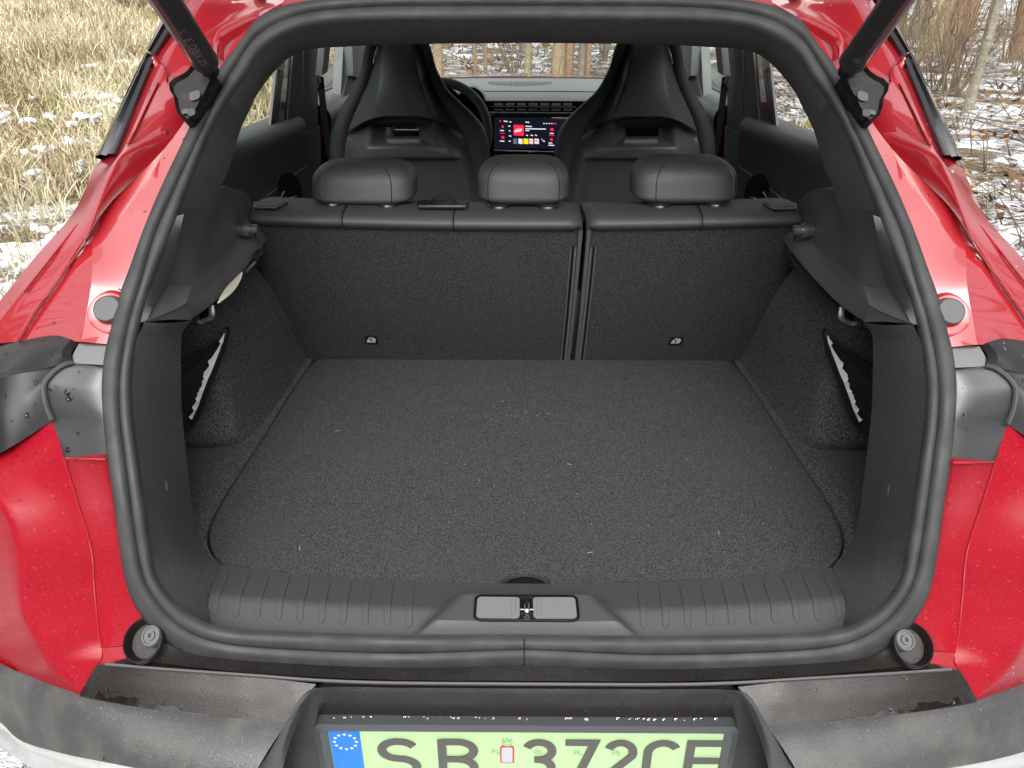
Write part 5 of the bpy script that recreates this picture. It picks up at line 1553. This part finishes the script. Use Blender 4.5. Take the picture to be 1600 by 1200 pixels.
def polar(nn, r0, r1, a0, a1, pw=1.0):
    """scatter around the camera foot, denser near; a = bearing from straight ahead, + to the right (deg)"""
    r = r0*(r1/r0)**(rng.uniform(0, 1, nn)**pw); a = np.radians(rng.uniform(a0, a1, nn))
    return np.stack((CAM[0] + r*np.sin(a), CAM[1] + r*np.cos(a)), 1), r
def clump(xy, sc, seed):
    r_ = np.random.default_rng(seed); v = np.zeros(len(xy))
    for _ in range(10):
        k = r_.normal(0, 1, 2)*sc; v += np.sin(xy @ k + r_.uniform(0, 6.28))
    return v/math.sqrt(5)

straw = tint_mat('straw', [(0, (.13, .085, .04)), (.22, (.33, .26, .14)), (.5, (.52, .46, .30)), (.8, (.67, .62, .48)), (.9, (.40, .42, .13)), (1, (.30, .34, .09))])
# --- dry meadow on the left
xy, r = polar(230000, 3.2, 70, -78, -9, .82)
keep = ~((xy[:, 0] > -2.2)) & (clump(xy, 1.6, 3) > -1.5)
# thin strip of trodden, snowy verge next to the car
edge_ = -3.35 + .35*np.sin(xy[:, 1]*1.3)
keep &= ~((xy[:, 0] > edge_) & (rng.uniform(0, 1, len(xy)) > .30))
xy, r = xy[keep], r[keep]
c1 = clump(xy, .7, 5); c2 = clump(xy, 2.2, 8)
h = (.30 + .15*c1 + rng.normal(0, .10, len(r))).clip(.06, .85) * (1 + .004*r)
tn = (.46 + .14*c2 + rng.normal(0, .24, len(r))).clip(0, .82)
gr = rng.uniform(0, 1, len(r)) < (.16 + .13*clump(xy, .5, 12)).clip(.02, .5); tn[gr] = rng.uniform(.86, 1, gr.sum()); h[gr] *= .6
tag(blades('dry_meadow_grass', xy, h, .55, (.0042 + .0010*r).clip(0, .04), tn, straw, 3), 'dry straw-coloured meadow grass with a few green blades', 'grass', kind='stuff')
# --- sparse dry stalks on the right and ahead
xy, r = polar(52000, 3.0, 45, -8, 70, .8)
dens = clump(xy, .8, 31)
keep = (dens > .35) & ~((np.abs(xy[:, 0]) < 9) & (xy[:, 1] > 9) & (rng.uniform(0, 1, len(xy)) > .12)) & ~((np.abs(xy[:, 0]) < 1.6) & (xy[:, 1] < 5)) & (xy[:, 0] > -3)
xy, r = xy[keep], r[keep]
h = (.20 + rng.normal(0, .09, len(r))).clip(.05, .55)
tn = (.5 + rng.normal(0, .2, len(r))).clip(0, .84); gr = rng.uniform(0, 1, len(r)) < .12; tn[gr] = .93
tag(blades('woodland_stalks', xy, h, .6, (.0030 + .0008*r).clip(0, .03), tn, straw, 3), 'sparse dry stalks standing in the snow under the trees', 'grass', kind='stuff')
# --- fallen leaves
leafm = tint_mat('fallen_leaf', [(0, (.05, .028, .015)), (.4, (.16, .075, .03)), (.75, (.30, .16, .06)), (1, (.42, .30, .15))])
xy, r = polar(60000, 2.6, 40, -40, 72, .85)
keep = ~((np.abs(xy[:, 0]) < 1.3) & (xy[:, 1] < 4.5)) & ((xy[:, 0] > -2.5) | (xy[:, 1] > 7)) & (clump(xy, 2.5, 41) + rng.normal(0, .7, len(xy)) > .25)
xy, r = xy[keep], r[keep]; N = len(r)
sz = rng.uniform(.018, .042, N)*(1 + .03*r); az = rng.uniform(0, 6.28, N)
e1 = np.stack((np.cos(az), np.sin(az), rng.normal(0, .45, N)), 1); e2 = np.stack((-np.sin(az), np.cos(az), rng.normal(0, .45, N)), 1)
cc = np.concatenate((xy, rng.uniform(.01, .06, N)[:, None]), 1)
V = np.stack((cc - e1*sz[:, None], cc + e2*sz[:, None]*.55, cc + e1*sz[:, None], cc - e2*sz[:, None]*.55), 1)
tag(fast_mesh('fallen_leaves', V.reshape(-1, 3), np.arange(4*N).reshape(-1, 4), leafm, attr=np.repeat(rng.uniform(0, 1, N), 4)), 'brown fallen leaves scattered over the snowy woodland floor', 'leaves', kind='stuff')
# --- fallen twigs
N = 9000
xy, r = polar(N, 3.0, 32, -35, 70, .85)
keep = ~((np.abs(xy[:, 0]) < 1.3) & (xy[:, 1] < 4.5)) & ((xy[:, 0] > -1.0) | (xy[:, 1] > 9)); xy, r = xy[keep], r[keep]; N = len(r)
L_ = rng.uniform(.12, .75, N); az = rng.uniform(0, 6.28, N); el = np.abs(rng.normal(.12, .35, N)); w_ = (.0025 + .0006*r).clip(0, .02)
d_ = np.stack((np.cos(az)*np.cos(el), np.sin(az)*np.cos(el), np.sin(el)), 1); pr_ = np.stack((-np.sin(az), np.cos(az), np.zeros(N)), 1)
b0 = np.concatenate((xy, np.full((N, 1), .015)), 1)
up_ = np.array((0, 0, 1.0))
V = np.stack((b0 - pr_*w_[:, None], b0 + pr_*w_[:, None], b0 + up_*w_[:, None]*1.6, b0 + d_*L_[:, None]), 1)
F = (np.arange(N)[:, None, None]*4 + np.array([(0, 1, 3), (1, 2, 3), (2, 0, 3)])[None]).reshape(-1, 3)
tag(fast_mesh('fallen_twigs', V.reshape(-1, 3), F, tint_mat('twig', [(0, (.07, .05, .035)), (1, (.30, .24, .16))]), attr=np.repeat(rng.uniform(0, 1, N), 4)), 'thin bare twigs lying about on the snow', 'twigs', kind='stuff')
# --- snow left lying in clumps on the grass
snowm = mat('snow', (.82, .84, .87), .7, spec=.3, bump=[(60, .01, 4)])
mb = MB(); rr = random.Random(9)
def snow_lump(x, y, rx, ry, h):
    # a ragged cluster of thin crusts
    m_ = MB()
    for _ in range(rr.randint(4, 9)):
        qx, qy = x + rr.gauss(0, rx*.55), y + rr.gauss(0, ry*.55); sx, sy = rx*rr.uniform(.12, .42), ry*rr.uniform(.12, .42)
        ph = [rr.uniform(0, 6.28) for _ in range(4)]; hh = h*rr.uniform(.6, 1.2); tl = rr.uniform(-.25, .25)
        rows_ = []
        for i in range(4):
            t = i/3; w = (1.0, 1.02, .72, .02)[i]; zz_ = (-.03, .35, .9, 1.0)[i]
            row = []
            for j in range(12):
                an = 2*math.pi*j/12; k = w*(1 + .32*math.sin(3*an + ph[0]) + .22*math.sin(5*an + ph[1]) + .15*math.sin(2*an + ph[2]))
                row.append(np.array((qx + sx*k*math.cos(an), qy + sy*k*math.sin(an), hh - .03 + .035*zz_ + tl*sx*k*math.cos(an))))
            rows_.append(row)
        m_.grid(rows_, cv=True)
    return m_
spots = [(160,140,.30),(152,152,.35),(140,148,.2),(185,152,.28),(178,160,.3),(120,122,.22),(82,115,.14),(96,88,.18),(75,58,.25),(215,62,.5),(222,70,.4),(175,88,.3),(168,92,.2),(125,185,.15),(45,148,.14),(35,95,.2),(18,88,.2),(15,57,.25),(75,70,.2),(145,105,.2),(195,98,.2),(50,270,.08),(40,190,.08),(8,182,.15),(110,215,.1),(64,235,.08)]
for a, b_, s_ in spots:
    q = U(a, b_, z=.12); mb.join(snow_lump(q[0], q[1], s_*rr.uniform(.7, 1.3), s_*rr.uniform(.9, 1.8), .14))
for k in range(70):
    a = R(rr.uniform(-75, -16)); d = rr.uniform(5, 40); mb.join(snow_lump(CAM[0] + d*math.sin(a), CAM[1] + d*math.cos(a), .05 + .012*d*rr.random(), .05 + .02*d*rr.random(), .08 + .12*rr.random()))
for k in range(18):   # trodden verge beside the car
    mb.join(snow_lump(-1.9 - 1.5*rr.random(), rr.uniform(-.5, 7), rr.uniform(.1, .4), rr.uniform(.15, .5), rr.uniform(.01, .035)))
for k in range(45):
    mb.join(snow_lump(1.5 + 3*rr.random(), rr.uniform(1.0, 9), rr.uniform(.1, .35), rr.uniform(.15, .5), rr.uniform(.01, .05)))
tag(mb.build('snow_patches', snowm, None, angle=180), 'thin white snow patches lying in the grass and verge', 'snow', kind='stuff')

# --- trees
def bark(name, a, b_, sc=9):
    m = mat(name, a, .9, spec=.15, vary=[(sc, b_, .35, .7), (sc*5, tuple(c*.45 for c in a), .5, .75)], bump=[(sc*3, .02, 5)])
    return m
BK = [bark('bark_tan', (.36, .29, .18), (.26, .19, .11)), bark('bark_brown', (.24, .15, .09), (.33, .22, .13)), bark('bark_grey', (.30, .28, .22), (.20, .17, .12)), bark('bark_green', (.34, .32, .18), (.24, .20, .11))]
twigm = mat('twig_bark', (.24, .19, .13), .9, spec=.1, vary=[(6, (.13, .09, .06), .4, .7)])
def limb_path(p, d, L, n, r, wob=.12, up=.1):
    P = [np.array(p, float)]; d = np.array(d, float)
    for i in range(n):
        d = d + np.array((r.gauss(0, wob), r.gauss(0, wob), r.gauss(0, wob*.5) + up)); d /= np.linalg.norm(d); P.append(P[-1] + d*L/n)
    return P
def tree(base, rad, height, lean, bk, seed, label, group=None, name='tree', limbs=9, twigs=1.0, flare=1.5, low=.25):
    r = random.Random(seed)
    root = empty(name, base)
    tag(root, label, 'tree', group)
    n_ = 14
    P = []; c = np.zeros(3); d = np.array((lean[0], lean[1], 1.0)); d /= np.linalg.norm(d)
    for i in range(n_ + 1):
        P.append(c.copy()); d = d + np.array((r.gauss(0, .03), r.gauss(0, .03), .02)); d /= np.linalg.norm(d); c = c + d*height/n_
    P[0][2] -= .1
    rs = [rad*(1 - .8*(i/n_))*(1 + (flare - 1)*math.exp(-i*1.6)) for i in range(n_ + 1)]
    mb = MB(); mb.tube(P, rs, 12, caps=False); mb.build('trunk', bk, root, angle=180)
    cb = MB()
    for k in range(limbs):
        t = low + (1 - low)*(k + r.random())/limbs; i = min(n_ - 1, int(t*n_)); p0 = P[i] + (P[i+1] - P[i])*(t*n_ - i)
        a = r.uniform(0, 6.28); L = height*(.16 + .22*(1 - t))*r.uniform(.6, 1.2)
        Q = limb_path(p0, (math.cos(a), math.sin(a), r.uniform(.3, 1.1)), L, 6, r)
        r0 = rs[i]*.38
        cb.tube(Q, [r0*(1 - .85*j/6) for j in range(7)], 6, caps=False)
        for _ in range(int(5*twigs)):
            j = r.randint(1, 5); a2 = r.uniform(0, 6.28)
            Q2 = limb_path(Q[j], (math.cos(a2), math.sin(a2), r.uniform(-.1, .9)), L*r.uniform(.2, .5), 4, r, .2)
            cb.tube(Q2, [r0*.28*(1 - .8*q/4) + .002 for q in range(5)], 4, caps=False)
    cb.build('crown', twigm, root, angle=180)
    return root
def at(px_, py_): return U(px_, py_, z=0.0)
def tlean(b0, t0, dist_rel=1.0):
    """lean of a trunk from its picture: base pixel and a second pixel higher up"""
    pb = at(*b0); pt = U(*t0, y=pb[1] + 0.0)
    h = pt[2]; return ((pt[0] - pb[0])/max(h, .3), 0)
T = [((1407,58),(1416,0),.085,0,'slim tan tree nearest the right tailgate strut'),
     ((1426,56),(1438,0),.075,1,'slim dark brown tree beside the thick furrowed trunk'),
     ((1441,50),(1452,0),.05,1,'thin reddish stem just left of the thick furrowed trunk'),
     ((1462,88),(1487,0),.20,0,'thickest furrowed tan trunk at the upper right of the picture'),
     ((1476,90),(1500,0),.09,1,'dark red-brown stem growing against the thick furrowed trunk'),
     ((1502,62),(1521,0),.16,1,'broad brown trunk right of the thick furrowed one'),
     ((1541,70),(1553,0),.07,0,'pale slim trunk behind the leaning grey-green sapling'),
     ((1597,98),(1606,20),.16,1,'brown trunk at the right edge of the picture'),
     ((1430,100),(1468,5),.06,3,'leaning yellowish stem at the foot of the thick trunk')]
for k, (b0, t0, rad, bk, lab) in enumerate(T):
    pb = at(*b0); tree(pb, rad, 11 + 2*random.random(), tlean(b0, t0), BK[bk], 100 + k, lab, 'trees right of the car', limbs=12, low=.12)
pb = at(1511, 176); tree(pb, .055, 6.5, tlean((1511,176), (1548,50)), BK[2], 130, 'leaning grey-green sapling standing alone in the snow at right', 'trees right of the car', 'sapling', limbs=9, low=.3, flare=1.2)
W = [((686,150),.11,0,'tan trunk seen through the windscreen beside the left seat'), ((824,128),.085,3,'straight slim trunk in the middle of the windscreen'), ((870,134),.15,0,'stout tan trunk, left one of the pair seen through the windscreen'), ((884,133),.12,1,'brown trunk, right one of the pair seen through the windscreen'), ((909,130),.10,2,'greyish trunk at the right end of the windscreen view'),
     ((745,128),.045,1,'thin dark stem left of the windscreen middle'), ((758,126),.04,1,'second thin dark stem left of the windscreen middle'), ((918,132),.06,1,'thin trunk touching the right seat in the windscreen view')]
for k, (b0, rad, bk, lab) in enumerate(W):
    pb = at(*b0); tree(pb, rad*.52, 12, (random.gauss(0, .03), 0), BK[bk], 200 + k, lab, 'trees ahead of the car', limbs=12, low=.08)
# more woodland ahead and to the right, alike bare trees
rr = random.Random(77)
protos = []
cnt = 0
for k in range(46):
    a = R(rr.uniform(-18, 62)); d = rr.uniform(19, 48)
    x, y = CAM[0] + d*math.sin(a), CAM[1] + d*math.cos(a)
    rad = rr.uniform(.05, .16)
    lab = 'bare woodland tree among many others ahead of the car'
    if k < 6: o = tree((x, y, 0), .11, 12, (rr.gauss(0, .05), rr.gauss(0, .05)), BK[k % 4], 300 + k, lab, 'far woodland trees', limbs=10, low=.1); protos.append(o)
    else:
        src = protos[k % 6]; o = src.copy(); scene.collection.objects.link(o); o.location = (x, y, 0); o.rotation_euler = (0, 0, rr.uniform(0, 6.28)); s_ = rr.uniform(.55, 1.35); o.scale = (s_, s_, s_)
        for ch in src.children:
            c_ = ch.copy(); scene.collection.objects.link(c_); c_.parent = o
# bare shrubs
def shrub(base, h, n_st, label, seed, group=None, spread=.5):
    r = random.Random(seed); root = empty('bare_shrub', base); tag(root, label, 'shrub', group)
    mb = MB()
    for k in range(n_st):
        a = r.uniform(0, 6.28); q = r.random()*.12
        P = limb_path((q*math.cos(a), q*math.sin(a), -.02), (spread*math.cos(a)*r.random(), spread*math.sin(a)*r.random(), 1), h*r.uniform(.5, 1), 6, r, .10, .02)
        r0 = .004 + .006*r.random()*h
        mb.tube(P, [r0*(1 - .7*j/6) for j in range(7)], 5, caps=False)
        for _ in range(5):
            j = r.randint(2, 5); a2 = r.uniform(0, 6.28); Q = limb_path(P[j], (math.cos(a2), math.sin(a2), .8), h*r.uniform(.1, .35), 3, r, .2)
            mb.tube(Q, [r0*.45, r0*.35, r0*.25, .001], 4, caps=False)
    mb.build('stems', twigm, root, angle=180)
    return root
for k, (a, b_, h, n_s, lab) in enumerate(((118,30,1.6,7,'sparse bare shrub with straight stems at upper left'), (165,33,1.8,5,'forked dark bare shrub at upper left'), (200,26,1.6,42,'dense brown thicket next to the left tailgate strut'), (225,24,1.3,36,'dense brown thicket half hidden by the left tailgate strut'), (1475,115,.9,26,'tangle of thin twigs at the foot of the thick trunk'), (1420,80,1.0,20,'twiggy undergrowth beside the right pillar trim'), (1505,205,.6,9,'little shrub with a few brown leaves in the snow at right'), (1585,120,.8,14,'twigs by the trunk at the right edge'), (1550,75,1.1,20,'yellow-brown brush behind the leaning sapling'))):
    shrub(at(a, b_), h, n_s, lab, 400 + k, 'bare shrubs')
rr = random.Random(55); sp = None
for k in range(70):
    a = R(rr.uniform(-19, 50)); d = rr.uniform(12, 32); x, y = CAM[0] + d*math.sin(a), CAM[1] + d*math.cos(a)
    if k < 4: o = shrub((x, y, 0), rr.uniform(1.2, 2.4), 14, 'bare undergrowth shrub between the woodland trees', 500 + k, 'undergrowth shrubs'); protos.append(o)
    else:
        src = protos[6 + k % 4]; o = src.copy(); scene.collection.objects.link(o); o.location = (x, y, 0); o.rotation_euler = (0, 0, rr.uniform(0, 6.28)); s_ = rr.uniform(.5, 1.3); o.scale = (s_, s_, s_)
        for ch in src.children:
            c_ = ch.copy(); scene.collection.objects.link(c_); c_.parent = o

# --- unseen wood added behind the photographer, darkening what the red paint reflects
N = 9000
r = rng.uniform(22, 60, N); a = np.radians(rng.uniform(75, 285, N))
xy = np.stack((r*np.sin(a), r*np.cos(a)), 1)
tag(blades('added_woodland', xy, rng.uniform(5, 13, N), .10, rng.uniform(.10, .5, N), rng.uniform(0, .45, N), tint_mat('far_bark', [(0, (.07, .05, .035)), (1, (.26, .20, .13))]), 4), 'dense bare woodland added out of view behind the photographer for darker reflections', 'woodland', kind='stuff')
